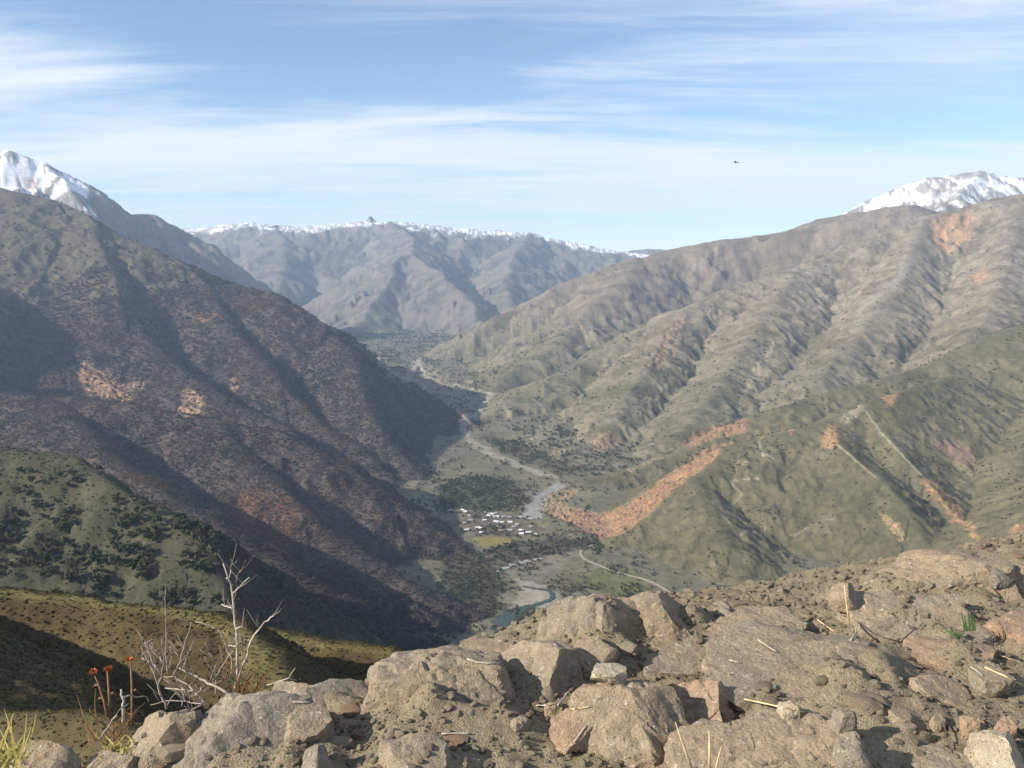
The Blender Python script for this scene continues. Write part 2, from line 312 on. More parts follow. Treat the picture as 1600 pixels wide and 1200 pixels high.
def build_heights():
    X, Y = GX, GY
    wamp = np.clip(RG / 3000, 0.02, 2.0) * 26
    WX = X + wamp * fbm(X / (wamp * 9), Y / (wamp * 9), 3, 11); WY = Y + wamp * fbm(X / (wamp * 9), Y / (wamp * 9), 3, 23)
    WX = WX.astype(np.float32); WY = WY.astype(np.float32)
    Z = floor_z(X, Y).astype(np.float32) + (4 * pn(X / 160, Y / 160, 5)).astype(np.float32)
    ID = np.zeros(Z.shape, np.int8); DD = np.full(Z.shape, 1e4, np.float32); GU = np.zeros(Z.shape, np.float32); DROP = np.full(Z.shape, 1e4, np.float32)
    # the hillside under the camera
    t = (X - LIP_P[0]) * LIP_N[0] + (Y - LIP_P[1]) * LIP_N[1]
    zn = -3.0 - 0.82 * np.maximum(t, 0) * (1 + 0.12 * pn(X / 25, Y / 25, 3)) + 0.01 * t * pn(X / 4, Y / 4, 8)
    m = zn > Z; Z[m] = zn[m]; ID[m] = NEAR
    for k, (gid, pts, sr, sl, w, ga, gl) in enumerate(RIDGES):
        pw = np.array([P(*p) for p in pts], np.float32)
        best = np.full(Z.shape, -1e9, np.float32); bs = np.zeros_like(best); bd = np.zeros_like(best); bz = np.zeros_like(best); bl = np.zeros_like(best)
        s0 = 0.0
        for a, b in zip(pw[:-1], pw[1:]):
            dx, dy = b[0] - a[0], b[1] - a[1]; L2 = dx * dx + dy * dy; Ls = math.sqrt(L2)
            tt = np.clip(((WX - a[0]) * dx + (WY - a[1]) * dy) / L2, 0, 1)
            ex = WX - (a[0] + tt * dx); ey = WY - (a[1] + tt * dy)
            d = np.sqrt(ex * ex + ey * ey)
            sl_ = np.where(dx * ey - dy * ex > 0, np.float32(sl), np.float32(sr))
            zr = a[2] + tt * (b[2] - a[2])
            zz = zr - sl_ * d
            q = zz > best
            best[q] = zz[q]; bs[q] = (s0 + tt * Ls)[q]; bd[q] = d[q]; bz[q] = zr[q]; bl[q] = sl_[q]
            s0 += Ls
        near = best > Z - 0.35 * bd - 60
        d = bd[near]; s = bs[near]; x = X[near]; y = Y[near]
        lam = gl
        wob = 1.0 * pn(x / (lam * 2.2), y / (lam * 2.2), 31 + k)
        g = 1 - 2 * np.abs(pn(s / lam + wob, d / (lam * 5) + k * 7.3, 41)) + 0.5 * (1 - 2 * np.abs(pn(s / (lam * 0.43) + 1.7 * wob, d / (lam * 2.4), 43)))
        g = g - 0.45                                   # + on ribs, - in gullies
        drop = bl[near] * (np.sqrt(d * d + w * w) - w)
        amp = ga * bl[near] * lam * 0.9 * (1 - np.exp(-d / (0.9 * lam)))
        rough = 0.075 * lam * ridged(x / (lam * 0.8), y / (lam * 0.8), 4, 53) * (0.25 + 0.75 * sstep(0, lam, d))
        if gid in (G1, G2, HR): rough = rough + 0.15 * lam * (ridged(x / (lam * 2.3) + 0.5 * wob, y / (lam * 2.3), 4, 57) - 0.5) * sstep(0, 1.5 * lam, d)
        zz = (bz[near] - drop + amp * g + rough - 0.03 * lam).astype(np.float32)
        full = np.full(Z.shape, -1e9, np.float32); full[near] = zz
        q = full > Z
        Z[q] = full[q]; ID[q] = gid; DD[q] = bd[q]; gf = np.zeros(Z.shape, np.float32); gf[near] = g; GU[q] = gf[q]
        if len(pts) > 12: DROP[q] = bz[q] - Z[q]          # depth below a main ridge
        else: DROP[q] = 1e4
    return Z, ID, DD, GU, DROP
GZ, GID, GD, GU, GDROP = build_heights()

def bilinear(A, x, y):
    t = np.arctan2(x, y); r = np.log(np.maximum(np.hypot(x, y), RR[0]))
    j = np.clip(np.searchsorted(TH, t) - 1, 0, len(TH) - 2); i = np.clip(np.searchsorted(RRl, r) - 1, 0, len(RRl) - 2)
    fj = np.clip((t - TH[j]) / (TH[j + 1] - TH[j]), 0, 1); fi = np.clip((r - RRl[i]) / (RRl[i + 1] - RRl[i]), 0, 1)
    return A[i, j] * (1 - fi) * (1 - fj) + A[i + 1, j] * fi * (1 - fj) + A[i, j + 1] * (1 - fi) * fj + A[i + 1, j + 1] * fi * fj
def ground(x, y): return float(bilinear(GZ, np.array([x]), np.array([y]))[0])
_steps = geom(20, 16500, 3000)
def cast(u, v, dmin=20):
    """where the line of sight through a photograph pixel meets the landscape"""
    d = px_dir(u, v); t = _steps[_steps > dmin]
    z = bilinear(GZ, d.x * t, d.y * t); hit = np.nonzero(d.z * t < z)[0]
    if len(hit) == 0: return None
    q = t[hit[0]]; return Vector((d.x * q, d.y * q, float(z[hit[0]])))

# ------------------------------------------------------------------ ground cover colours (albedo) over the landscape
def poly_xy(pix, dmin=20):
    return np.array([c[:2] for c in (cast(u, v, dmin) for u, v in pix) if c is not None])
def in_poly(poly, x, y):
    c = np.zeros(x.shape, bool); n = len(poly)
    for i in range(n):
        x0, y0 = poly[i]; x1, y1 = poly[(i + 1) % n]
        if y0 == y1: continue
        c ^= ((y0 > y) != (y1 > y)) & (x < (x1 - x0) * (y - y0) / (y1 - y0) + x0)
    return c
def line_dist(line, x, y):
    d = np.full(x.shape, 1e9)
    for (x0, y0), (x1, y1) in zip(line[:-1], line[1:]):
        dx, dy = x1 - x0, y1 - y0; t = np.clip(((x - x0) * dx + (y - y0) * dy) / max(dx * dx + dy * dy, 1e-6), 0, 1)
        d = np.minimum(d, np.hypot(x - x0 - t * dx, y - y0 - t * dy))
    return d
COLR = np.zeros(GZ.shape + (3,), np.float32)
FOREST = np.zeros(GZ.shape, np.float32)           # tree density
def paint(mask_idx, col, a):
    COLR[mask_idx] = COLR[mask_idx] * (1 - a[:, None]) + np.array(col, np.float32) * a[:, None]
def region(poly, warp, soft_seed, colr, strength=1.0, forest=None, gid=None, edge=0.45, scar=False):
    """soil / cover patch with a ragged natural outline, given as a plan polygon"""
    if len(poly) < 3: return
    lo = poly.min(0) - warp * 2; hi = poly.max(0) + warp * 2
    idx = np.nonzero((GX > lo[0]) & (GX < hi[0]) & (GY > lo[1]) & (GY < hi[1]))
    if len(idx[0]) == 0: return
    x, y = GX[idx], GY[idx]
    a = np.zeros(x.shape, np.float32)
    for q in range(5):
        ox = warp * fbm(x / warp / 2.2, y / warp / 2.2, 4, soft_seed) + warp * edge * math.cos(q * 1.257); oy = warp * fbm(x / warp / 2.2, y / warp / 2.2, 4, soft_seed + 9) + warp * edge * math.sin(q * 1.257)
        a += in_poly(poly, x + ox, y + oy) * 0.2
    if gid is not None: a = a * (np.isin(GID[idx], gid))
    if scar:
        br = fbm(x / warp / 0.9, y / warp / 0.9, 4, soft_seed + 5)
        a = a * np.clip(0.68 + 0.85 * br, 0.05, 1)
        GZ[idx] -= (a * warp * 0.28 * (1 + 0.8 * br)).astype(np.float32)
    a = a * strength
    if scar: 
        cm = np.clip(1 + 0.35 * fbm(x / warp / 0.5, y / warp / 0.5, 3, soft_seed + 7), 0.55, 1.4)[:, None]
        COLR[idx] = COLR[idx] * (1 - a[:, None]) + np.array(colr, np.float32) * cm * a[:, None]
    else: paint(idx, colr, a)
    if forest is not None: FOREST[idx] = FOREST[idx] * (1 - a) + forest * a
def streak(pix, width, colr, strength=1.0, forest=0.0, dmin=20, seed=3):
    ln = poly_xy(pix, dmin)
    if len(ln) < 2: return
    lo = ln.min(0) - width * 3; hi = ln.max(0) + width * 3
    idx = np.nonzero((GX > lo[0]) & (GX < hi[0]) & (GY > lo[1]) & (GY < hi[1])); x, y = GX[idx], GY[idx]
    d = line_dist(ln, x, y) + width * 0.55 * fbm(x / width / 2, y / width / 2, 3, seed)
    a = (1 - sstep(width * 0.5, width * 1.1, d)).astype(np.float32) * strength
    paint(idx, colr, a); FOREST[idx] = FOREST[idx] * (1 - a) + forest * a

def cover():
    X, Y, Z = GX, GY, GZ
    n1 = fbm(X / 420, Y / 420, 5, 61); n2 = fbm(X / 90, Y / 90, 4, 67); n3 = ridged(X / 60, Y / 60, 3, 71); n4 = fbm(X / 45, Y / 45, 3, 73)
    dzr = np.gradient(Z, axis=0) / np.gradient(RG, axis=0)
    dzt = np.gradient(Z, axis=1) / (np.gradient(TT, axis=1) * RG)
    slope = np.hypot(dzr, dzt)
    def lay(m, a, b, n, f0=0.0, f1=0.0):
        t = np.clip(0.5 + 0.9 * n[m], 0, 1)[:, None]
        COLR[m] = np.array(a) * (1 - t) + np.array(b) * t; FOREST[m] = f0 + (f1 - f0) * t[:, 0]
    for gid, a, b, f0, f1 in [
        (VF, (.145, .135, .092), (.185, .168, .118), .05, .16), (NEAR, (.075, .062, .034), (.10, .085, .045), 0, 0),
        (FH, (.068, .052, .027), (.088, .068, .033), 0, 0), (ES, (.052, .053, .034), (.082, .078, .05), .02, .3),
        (DS, (.07, .057, .051), (.09, .072, .063), .75, 1.0), (BM, (.072, .06, .055), (.092, .075, .068), .65, 1.0),
        (AM, (.15, .14, .13), (.20, .19, .175), 0, 0), (HR, (.095, .088, .08), (.135, .122, .105), 0, 0.0),
        (G1, (.145, .115, .082), (.185, .148, .105), 0, 0.10), (G2, (.142, .118, .082), (.195, .162, .115), .0, .10),
        (SP, (.17, .155, .14), (.24, .22, .2), 0, 0), (G4, (.108, .10, .058), (.15, .135, .08), .10, .42)]:
        lay(GID == gid, a, b, 0.85 * n1 + 0.9 * n2, f0, f1)
    # upper part of the forested mountain: dry olive grassland above the tree line
    m = GID == BM
    h = Z + 150 * n1 + 50 * n2 - 0.30 * (X + 1500)
    t = np.where(m, sstep(-40, 110, h), 0)
    COLR[:] = COLR * (1 - t[..., None]) + np.array((.105, .094, .068)) * t[..., None]; FOREST[:] = FOREST * (1 - 0.93 * t)
    # right mountain: greener at the foot, bare broken rock higher up
    m = (GID == G2) | (GID == G1)
    t = np.where(m, 1 - sstep(-480, -180, Z + 70 * n1), 0) * 0.75
    COLR[:] = COLR * (1 - t[..., None]) + np.array((.125, .12, .07)) * t[..., None]; FOREST[:] += 0.25 * t
    t = np.where(GID == G2, sstep(0.25, 1.0, n3 * 0.6 + 0.5 * n2) * sstep(-350, 50, Z), 0) * 0.7
    COLR[:] = COLR * (1 - t[..., None]) + np.array((.27, .24, .18)) * t[..., None]
    # gully floors hold scrub, ribs are bare and paler
    m = np.isin(GID, (G1, G2, G4, HR, AM, BM))
    t = np.where(m, sstep(-0.1, -0.7, GU + 0.3 * n2), 0) * 0.45
    COLR[:] = COLR * (1 - t[..., None]) + COLR * np.array((.62, .68, .6)) * t[..., None]; FOREST[:] += 0.18 * t * np.isin(GID, (G2, G4))
    t = np.where(np.isin(GID, (G1, G2, HR, AM)), sstep(0.35, 0.95, GU + 0.35 * n3 + 0.2 * n2), 0) * 0.38
    COLR[:] = COLR * (1 - t[..., None]) + np.array((.27, .235, .175)) * t[..., None]
    # grass along the crest of the near hill
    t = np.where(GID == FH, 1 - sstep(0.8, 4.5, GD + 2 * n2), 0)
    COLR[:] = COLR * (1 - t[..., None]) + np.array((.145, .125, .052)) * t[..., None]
    # snow
    ns = 110 * n1 + 110 * n2 + 60 * n3 - 120 * GU
    for gid, lo, hi, smax in ((AM, 520, 660, 0.95), (HR, 640, 700, 0.7), (SP, 500, 620, 0.95)):
        if gid == HR: s = np.where(GID == HR, 1 - sstep(80, 140, GDROP + 60 * n1 + 45 * n2 + 30 * GU + 0.02 * np.maximum(X, 0)), 0) * (1 - 0.7 * sstep(0.2, 0.7, n3 - 0.3 + 0.6 * n2))
        else:
            s = np.where(GID == gid, sstep(lo, hi, Z + ns * 0.9), 0)
            s = s * (1 - 0.88 * sstep(0.2 if gid == AM else 0.22, 0.55 if gid == AM else 0.6, GU + 0.55 * n4))
        COLR[:] = COLR * (1 - s[..., None]) + np.array((.86, .87, .90)) * s[..., None]
cover()
ORANGE, SALMON, PALE, TAN, GREYB = (.40, .235, .125), (.36, .20, .12), (.42, .36, .26), (.33, .27, .18), (.30, .285, .26)
def cover_patches():
    W = dict
    pat = [  # pixel outline, outline raggedness (m), colour, strength, tree density
        ([(942, 842), (900, 822), (855, 800), (875, 790), (930, 800), (980, 790), (1030, 752), (1080, 715), (1122, 692), (1144, 692), (1122, 714), (1060, 760), (1012, 806), (972, 836)], 9, SALMON, .95, 0),
        ([(1066, 690), (1090, 676), (1130, 664), (1168, 657), (1166, 672), (1120, 684), (1075, 702)], 10, SALMON, .9, 0),
        ([(845, 800), (850, 775), (890, 762), (905, 768), (880, 785), (900, 815), (880, 815)], 10, (.38, .26, .15), .85, .05),
        ([(812, 808), (835, 775), (870, 752), (885, 760), (850, 780), (845, 812)], 10, GREYB, .9, 0),
        ([(978, 735), (1005, 722), (1035, 716), (1010, 728), (985, 740)], 8, TAN, .8, 0),
        ([(1280, 700), (1292, 668), (1302, 660), (1312, 690), (1300, 704)], 7, ORANGE, .95, 0),
        ([(1376, 622), (1420, 602), (1400, 622), (1388, 636)], 8, ORANGE, .9, 0),
        ([(1310, 655), (1345, 632), (1350, 640), (1322, 664)], 6, PALE, .7, 0),
        ([(1440, 748), (1470, 762), (1500, 790), (1520, 820), (1545, 850), (1520, 838), (1480, 800), (1446, 766)], 8, ORANGE, .85, .05),
        ([(1370, 796), (1395, 812), (1420, 846), (1408, 846), (1385, 820)], 6, (.40, .27, .16), .85, 0),
        ([(1575, 830), (1600, 815), (1600, 850), (1580, 850)], 6, ORANGE, .9, 0),
        ([(1450, 350), (1480, 335), (1520, 332), (1528, 355), (1500, 385), (1470, 398), (1462, 375)], 30, (.42, .25, .14), .9, 0),
        ([(1515, 430), (1540, 420), (1545, 440), (1525, 448)], 20, (.40, .23, .13), .8, 0),
        ([(1460, 690), (1490, 685), (1525, 710), (1520, 735), (1480, 720)], 16, (.24, .16, .12), .7, .2),
        ([(920, 690), (935, 678), (950, 672), (968, 690), (950, 700), (925, 712)], 16, (.30, .19, .13), .8, 0),
        ([(1015, 560), (1045, 510), (1062, 492), (1075, 500), (1050, 560), (1010, 590)], 30, (.27, .18, .12), .75, 0),
        ([(815, 690), (850, 655), (890, 640), (850, 680), (825, 705)], 20, (.26, .22, .155), .7, 0),
        ([(850, 715), (890, 680), (915, 650), (925, 660), (880, 705)], 14, (.26, .22, .155), .7, 0),
        ([(1165, 600), (1185, 560), (1205, 535), (1216, 525), (1205, 550), (1180, 590)], 12, (.34, .30, .21), .9, 0),
        ([(1390, 445), (1410, 420), (1425, 410), (1420, 430), (1395, 455)], 16, (.30, .29, .24), .5, 0),
        ([(1335, 490), (1350, 470), (1375, 455), (1380, 462), (1350, 485)], 16, (.30, .29, .24), .5, 0),
        # left side scars and woods; one wooded flank carries painted shade
        ([(272, 648), (278, 615), (292, 604), (312, 618), (318, 645), (300, 652)], 10, (.40, .26, .16), .9, 0),
        ([(355, 612), (358, 592), (372, 592), (372, 612)], 8, (.34, .24, .16), .8, 0),
        ([(60, 606), (75, 582), (130, 566), (150, 578), (200, 600), (210, 626), (150, 618), (110, 612)], 14, (.38, .23, .135), .9, .1),
        ([(200, 602), (225, 595), (225, 612), (205, 615)], 8, (.33, .22, .13), .7, .1),
        ([(300, 500), (330, 488), (352, 495), (330, 503)], 16, (.22, .125, .06), .7, .6),
        ([(636, 950), (650, 943), (668, 955), (686, 975), (670, 978), (648, 965)], 6, (.42, .30, .18), .9, 0),
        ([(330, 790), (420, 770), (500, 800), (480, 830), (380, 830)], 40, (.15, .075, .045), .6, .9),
        ([(305, 838), (330, 876), (350, 935), (372, 1000), (440, 1000), (560, 1000), (640, 1010), (560, 945), (430, 885)], 12, (.05, .042, .036), .9, .75),  # woods on the tree spur's right flank, colour darkened to deepen its shade
        ([(18, 296), (40, 272), (62, 280), (72, 306), (40, 300)], 40, (.27, .20, .145), .9, 0),
        # meadows and fields on the valley floor
        ([(738, 842), (760, 838), (800, 841), (815, 846), (780, 852), (755, 858)], 6, (.22, .19, .075), .95, 0),
        ([(800, 815), (850, 815), (862, 822), (812, 823)], 5, (.22, .19, .08), .9, 0),
        ([(1150, 925), (1190, 918), (1265, 922), (1262, 938), (1180, 942)], 7, (.20, .19, .07), .95, 0),
        ([(1100, 950), (1140, 945), (1150, 956), (1105, 962)], 7, (.19, .18, .075), .9, 0),
        ([(900, 900), (960, 880), (1010, 905), (1020, 930), (940, 935)], 18, (.135, .14, .06), .9, .12),
        ([(680, 800), (690, 762), (740, 742), (800, 752), (822, 768), (806, 792), (760, 800), (710, 796)], 18, (.075, .08, .05), .9, .85),
        ([(760, 862), (800, 848), (870, 842), (940, 846), (905, 858), (850, 872), (790, 884)], 12, (.10, .085, .07), .9, .8),
        ([(690, 870), (740, 860), (775, 880), (785, 930), (775, 965), (730, 960), (690, 920)], 16, (.075, .075, .055), .9, .95),
        ([(800, 960), (850, 955), (880, 975), (850, 1000), (805, 1000)], 10, (.12, .10, .06), .9, .5),
        ([(880, 740), (800, 715), (745, 680), (800, 690), (900, 730), (960, 735)], 16, (.085, .088, .052), .7, .6),
        ([(1060, 960), (1100, 935), (1200, 945), (1330, 925), (1330, 960), (1100, 985)], 12, (.10, .10, .058), .8, .5),
        ([(705, 800), (745, 798), (830, 812), (850, 830), (830, 840), (740, 838), (712, 820)], 10, (.15, .125, .095), .9, .10),
        ([(800, 905), (840, 912), (870, 925), (880, 945), (840, 950), (800, 950), (815, 930)], 10, (.30, .275, .225), .9, .02),
        ([(795, 880), (850, 872), (905, 862), (880, 885), (830, 905), (780, 900)], 10, (.20, .18, .14), .8, .1),
        ([(595, 575), (640, 560), (665, 570), (720, 605), (770, 615), (740, 645), (700, 630), (640, 605)], 40, (.24, .215, .155), .85, .05),
        ([(600, 585), (640, 588), (680, 600), (650, 602)], 20, (.33, .29, .20), .7, 0),
    ]
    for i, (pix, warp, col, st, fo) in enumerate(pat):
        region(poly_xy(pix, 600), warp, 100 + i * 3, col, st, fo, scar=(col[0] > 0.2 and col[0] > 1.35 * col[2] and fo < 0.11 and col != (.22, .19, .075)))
    for pix, wd, col, st in [
        ([(1240, 672), (1195, 682), (1185, 690), (1192, 712), (1215, 722)], 3.5, PALE, .8), ([(1160, 726), (1205, 720)], 3, PALE, .6),
        ([(1165, 722), (1168, 738), (1185, 750)], 3, PALE, .6), ([(1138, 752), (1190, 748)], 3, PALE, .8), ([(1142, 755), (1160, 772), (1152, 782), (1112, 784), (1140, 818)], 3, PALE, .6),
        ([(1205, 665), (1222, 662), (1236, 682)], 4, ORANGE, .7), ([(1304, 692), (1335, 718), (1368, 748)], 3.5, PALE, .85), ([(1350, 640), (1380, 680), (1412, 716), (1440, 742)], 4, PALE, .7),
        ([(1234, 838), (1262, 825), (1300, 812)], 4, PALE, .7), ([(1158, 838), (1195, 828)], 4, PALE, .6),
        ([(1170, 600), (1165, 612)], 5, PALE, .6), ([(940, 740), (975, 720)], 4, TAN, .7),
        ([(770, 615), (748, 640), (726, 662)], 22, (.28, .255, .20), .85), ([(735, 690), (770, 712), (815, 730), (860, 745)], 24, (.30, .275, .215), .85), ([(722, 662), (728, 680), (745, 700)], 14, (.28, .25, .19), .8),
        ([(655, 565), (665, 590), (700, 600), (765, 615)], 14, (.34, .31, .24), .8), ([(592, 568), (655, 560)], 20, (.30, .28, .22), .8)]:
        streak(pix, wd * (0.8 if wd < 6 else 1), col, st * (0.72 if wd < 6 else 1), 0, 600)
cover_patches()

LAB = {VF: ('green and grey valley floor along the winding river', 'valley floor'), NEAR: ('shaded steep slope falling away just below the rocky edge', 'slope'),
       FH: ('near grassy hill with yellow-green lit crest behind the dead shrub', 'hill'), ES: ('olive hill dotted with dark trees, above the grassy hill', 'hill'),
       DS: ('brown wooded spur running down to the village meadow', 'hill'), BM: ('large purple-brown forested mountain descending from the left', 'mountain'),
       AM: ('snow-streaked peak rising behind the forested mountain', 'mountain'), HR: ('distant blue-grey range with a thin snow-capped skyline', 'mountain range'),
       G1: ('smooth brown mountain shoulder behind the scrub slopes on the right', 'mountain'), G2: ('broad grey-brown scrub mountain with gullies on the right', 'mountain'),
       SP: ('bright snow-covered peak above the right-hand mountain', 'mountain'), G4: ('green shrubby hill with orange landslide scar and zigzag trail', 'hill')}
def build_terrain():
    nr, nc = GZ.shape
    idx = np.arange(nr * nc).reshape(nr, nc)
    Q = np.stack([idx[:-1, :-1], idx[:-1, 1:], idx[1:, 1:], idx[1:, :-1]], -1).reshape(-1, 4)[:, ::-1]
    fid = GID[:-1, :-1].ravel()
    V = np.stack([GX, GY, GZ], -1).reshape(-1, 3); C = COLR.reshape(-1, 3)
    for g in range(len(GN)):
        q = Q[fid == g]
        if len(q) == 0: continue
        used, inv = np.unique(q, return_inverse=True)
        o = np_mesh(GN[g], V[used], inv.reshape(-1, 4), M_TERRAIN)
        a = o.data.color_attributes.new('Col', 'FLOAT_COLOR', 'POINT')
        a.data.foreach_set('color', np.concatenate([C[used], np.ones((len(used), 1))], 1).astype(np.float32).ravel())
        tag(o, *LAB[g], kind='structure')
build_terrain()

# ------------------------------------------------------------------ haze: pale air filling the valley
def build_haze():
    m = bpy.data.materials.new('haze_air'); m.use_nodes = True; nt = m.node_tree; nt.nodes.clear()
    out = nt.nodes.new('ShaderNodeOutputMaterial'); pv = nt.nodes.new('ShaderNodeVolumePrincipled')
    pv.inputs['Color'].default_value = (0.55, 0.72, 1.0, 1); pv.inputs['Density'].default_value = 4.0e-5; pv.inputs['Anisotropy'].default_value = 0.1
    nt.links.new(pv.outputs[0], out.inputs['Volume'])
    x, y0, y1, z0, z1 = 18500, -1500, 18500, -700, float(GZ.max()) + 40
    v = [(-x, y0, z0), (x, y0, z0), (x, y1, z0), (-x, y1, z0), (-x, y0, z1), (x, y0, z1), (x, y1, z1), (-x, y1, z1)]
    f = [(3, 2, 1, 0), (4, 5, 6, 7), (0, 1, 5, 4), (1, 2, 6, 5), (2, 3, 7, 6), (3, 0, 4, 7)]
    o = mesh_obj('haze', v, f, m); tag(o, 'thin pale blue haze filling the whole valley', 'haze', kind='stuff')
build_haze()

# ------------------------------------------------------------------ river and road ribbons on the valley floor
def ribbon(name, pix, widths, lift, mat, label, cat, flat=False):
    pts = [cast(u, v, 900) for u, v in pix]
    ok = [(p, w) for p, w in zip(pts, widths) if p]
    pts, widths = [a for a, b in ok], [b for a, b in ok]
    cps, cw = [], []
    for i in range(len(pts) - 1):
        p0, p1, p2, p3 = pts[max(i - 1, 0)], pts[i], pts[i + 1], pts[min(i + 2, len(pts) - 1)]
        for k in range(14):
            t = k / 14
            q = 0.5 * ((2 * p1) + (p2 - p0) * t + (2 * p0 - 5 * p1 + 4 * p2 - p3) * t * t + (3 * p1 - p0 - 3 * p2 + p3) * t ** 3)
            cps.append(q); cw.append(widths[i] * (1 - t) + widths[i + 1] * t)
    vs, fs = [], []
    for i, (q, w) in enumerate(zip(cps, cw)):
        a = cps[max(i - 1, 0)]; b = cps[min(i + 1, len(cps) - 1)]
        d = Vector((b.x - a.x, b.y - a.y, 0)).normalized(); nrm = Vector((-d.y, d.x, 0))
        w *= 1 + 0.25 * math.sin(i * 0.9) * (1 if flat else 0.2)
        offs = np.linspace(-0.5, 0.5, 7)
        zs = [ground(*(q + nrm * (w * o))[:2]) for o in offs]
        zc = float(np.mean(zs)) if flat else None
        for o, z in zip(offs, zs):
            p = q + nrm * (w * o); vs.append((p.x, p.y, (max(zc, z) if flat else z) + lift))
        if i:
            for k in range(6): fs.append(((i - 1) * 7 + k, (i - 1) * 7 + k + 1, i * 7 + k + 1, i * 7 + k))
    o = mesh_obj(name, vs, fs, mat, smooth=True); return tag(o, label, cat, kind='structure')
def water_mat():
    m, nt, b = new_mat('river_water'); geo = nd(nt, 'ShaderNodeNewGeometry')
    n1 = noise_n(nt, geo.outputs['Position'], 1 / 40, 4)
    c = mixc(nt, ramp(nt, n1, 0.4, 0.65), (0.035, 0.06, 0.045), (0.05, 0.068, 0.052)); nt.links.new(c, b.inputs['Base Color'])
    b.inputs['Roughness'].default_value = 0.35; b.inputs['Specular IOR Level'].default_value = 0.1
    bp = nd(nt, 'ShaderNodeBump'); bp.inputs['Strength'].default_value = 0.3; bp.inputs['Distance'].default_value = 0.4
    nt.links.new(noise_n(nt, geo.outputs['Position'], 1 / 5, 3), bp.inputs['Height']); nt.links.new(bp.outputs[0], b.inputs['Normal'])
    return m
M_WATER = water_mat()
M_GRAVELBAR = plain('gravel_bar', (0.36, 0.34, 0.30), 0.2, 0.1); M_ROAD = plain('dirt_road', (0.31, 0.265, 0.20), 0.2, 0.1)
ribbon('river', [(800, 1015), (788, 985), (792, 968), (808, 955), (838, 946), (862, 936), (858, 925), (835, 921), (815, 917)], [30, 40, 42, 26, 11, 9, 9, 8, 6], 1.2, M_WATER, 'turquoise river pool bending below the wooded spur', 'river', True)
ribbon('gravel_bar', [(774, 896), (795, 886), (815, 879), (850, 873)], [5, 16, 20, 6], 1.0, M_GRAVELBAR, 'pale gravel bar curving below the village meadow', 'gravel bar')
ribbon('dirt_road', [(925, 852), (908, 862), (912, 873), (940, 886), (975, 898), (1005, 906), (1035, 920), (1060, 938)], [7] * 8, 0.8, M_ROAD, 'dirt road curving round the foot of the green hill', 'road')

# ------------------------------------------------------------------ trees: prototypes are real trees that stand in the view
def crown_mesh(name, kind, seed):
    r = np.random.default_rng(seed); vs, fs = [], []
    n = {'round': 260, 'cone': 260, 'bare': 230, 'bush': 120}[kind]
    if kind in ('round', 'bare', 'bush'):
        nl = {'round': 7, 'bare': 6, 'bush': 4}[kind]
        lob = []
        for i in range(nl):
            a = r.random() * 6.28; q = r.random() ** 0.6 * 0.30
            lob.append((q * math.cos(a), q * math.sin(a), 0.42 + 0.36 * r.random() if kind != 'bush' else 0.25 + 0.3 * r.random(), 0.17 + 0.12 * r.random()))
    for i in range(n):
        if kind == 'cone':
            h = r.random() ** 1.3; rad = 0.24 * (1 - h) * (0.55 + 0.45 * r.random()) * (1 + 0.25 * math.sin(h * 34)); a = r.random() * 6.28
            c = np.array((rad * math.cos(a), rad * math.sin(a), 0.08 + 0.92 * h)); s = 0.055 * (1.15 - h)
            nrm = np.array((math.cos(a), math.sin(a), 0.5)) + r.normal(size=3) * 0.4
        else:
            l = lob[r.integers(len(lob))]; d = r.normal(size=3); d /= np.linalg.norm(d)
            c = np.array(l[:3]) + d * l[3] * (0.55 + 0.5 * r.random()) * np.array((1, 1, 0.85)); s = {'round': 0.062, 'bare': 0.055, 'bush': 0.085}[kind] * (0.6 + 0.8 * r.random())
            c[2] = max(c[2], 0.05); nrm = d + r.normal(size=3) * 0.5
        nrm /= np.linalg.norm(nrm); t = np.cross(nrm, r.normal(size=3)); t /= np.linalg.norm(t); b = np.cross(nrm, t)
        k = len(vs)
        if kind == 'bare': w = 0.45; q = [c - t * s * 1.5 - b * s * w, c + t * s * 1.3 - b * s * w * .4, c + t * s * 1.7 + b * s * w * .4, c - t * s * 1.1 + b * s * w]
        else: q = [c - t * s - b * s * .8, c + t * s * .8 - b * s, c + t * s + b * s * .9, c - t * s * .7 + b * s]
        vs += [tuple(p) for p in q]; fs.append((k, k + 1, k + 2, k + 3))
    me = bpy.data.meshes.new(name); me.from_pydata(vs, [], fs); me.update(); me.materials.append(M_FOLIAGE); return me
def tube_geo(pts, rad, sides=6):
    vs, fs = [], []; pts = [Vector(p) for p in pts]
    if not isinstance(rad, (list, tuple)): rad = [rad] * len(pts)
    for i, p in enumerate(pts):
        d = (pts[min(i + 1, len(pts) - 1)] - pts[max(i - 1, 0)]).normalized()
        a = d.orthogonal().normalized(); b = d.cross(a)
        for k in range(sides):
            q = 2 * math.pi * k / sides; vs.append(p + (a * math.cos(q) + b * math.sin(q)) * rad[i])
        if i:
            for k in range(sides): fs.append(((i - 1) * sides + k, (i - 1) * sides + (k + 1) % sides, i * sides + (k + 1) % sides, i * sides + k))
    fs.append(tuple(range(sides))[::-1]); fs.append(tuple(range((len(pts) - 1) * sides, len(pts) * sides))); return vs, fs
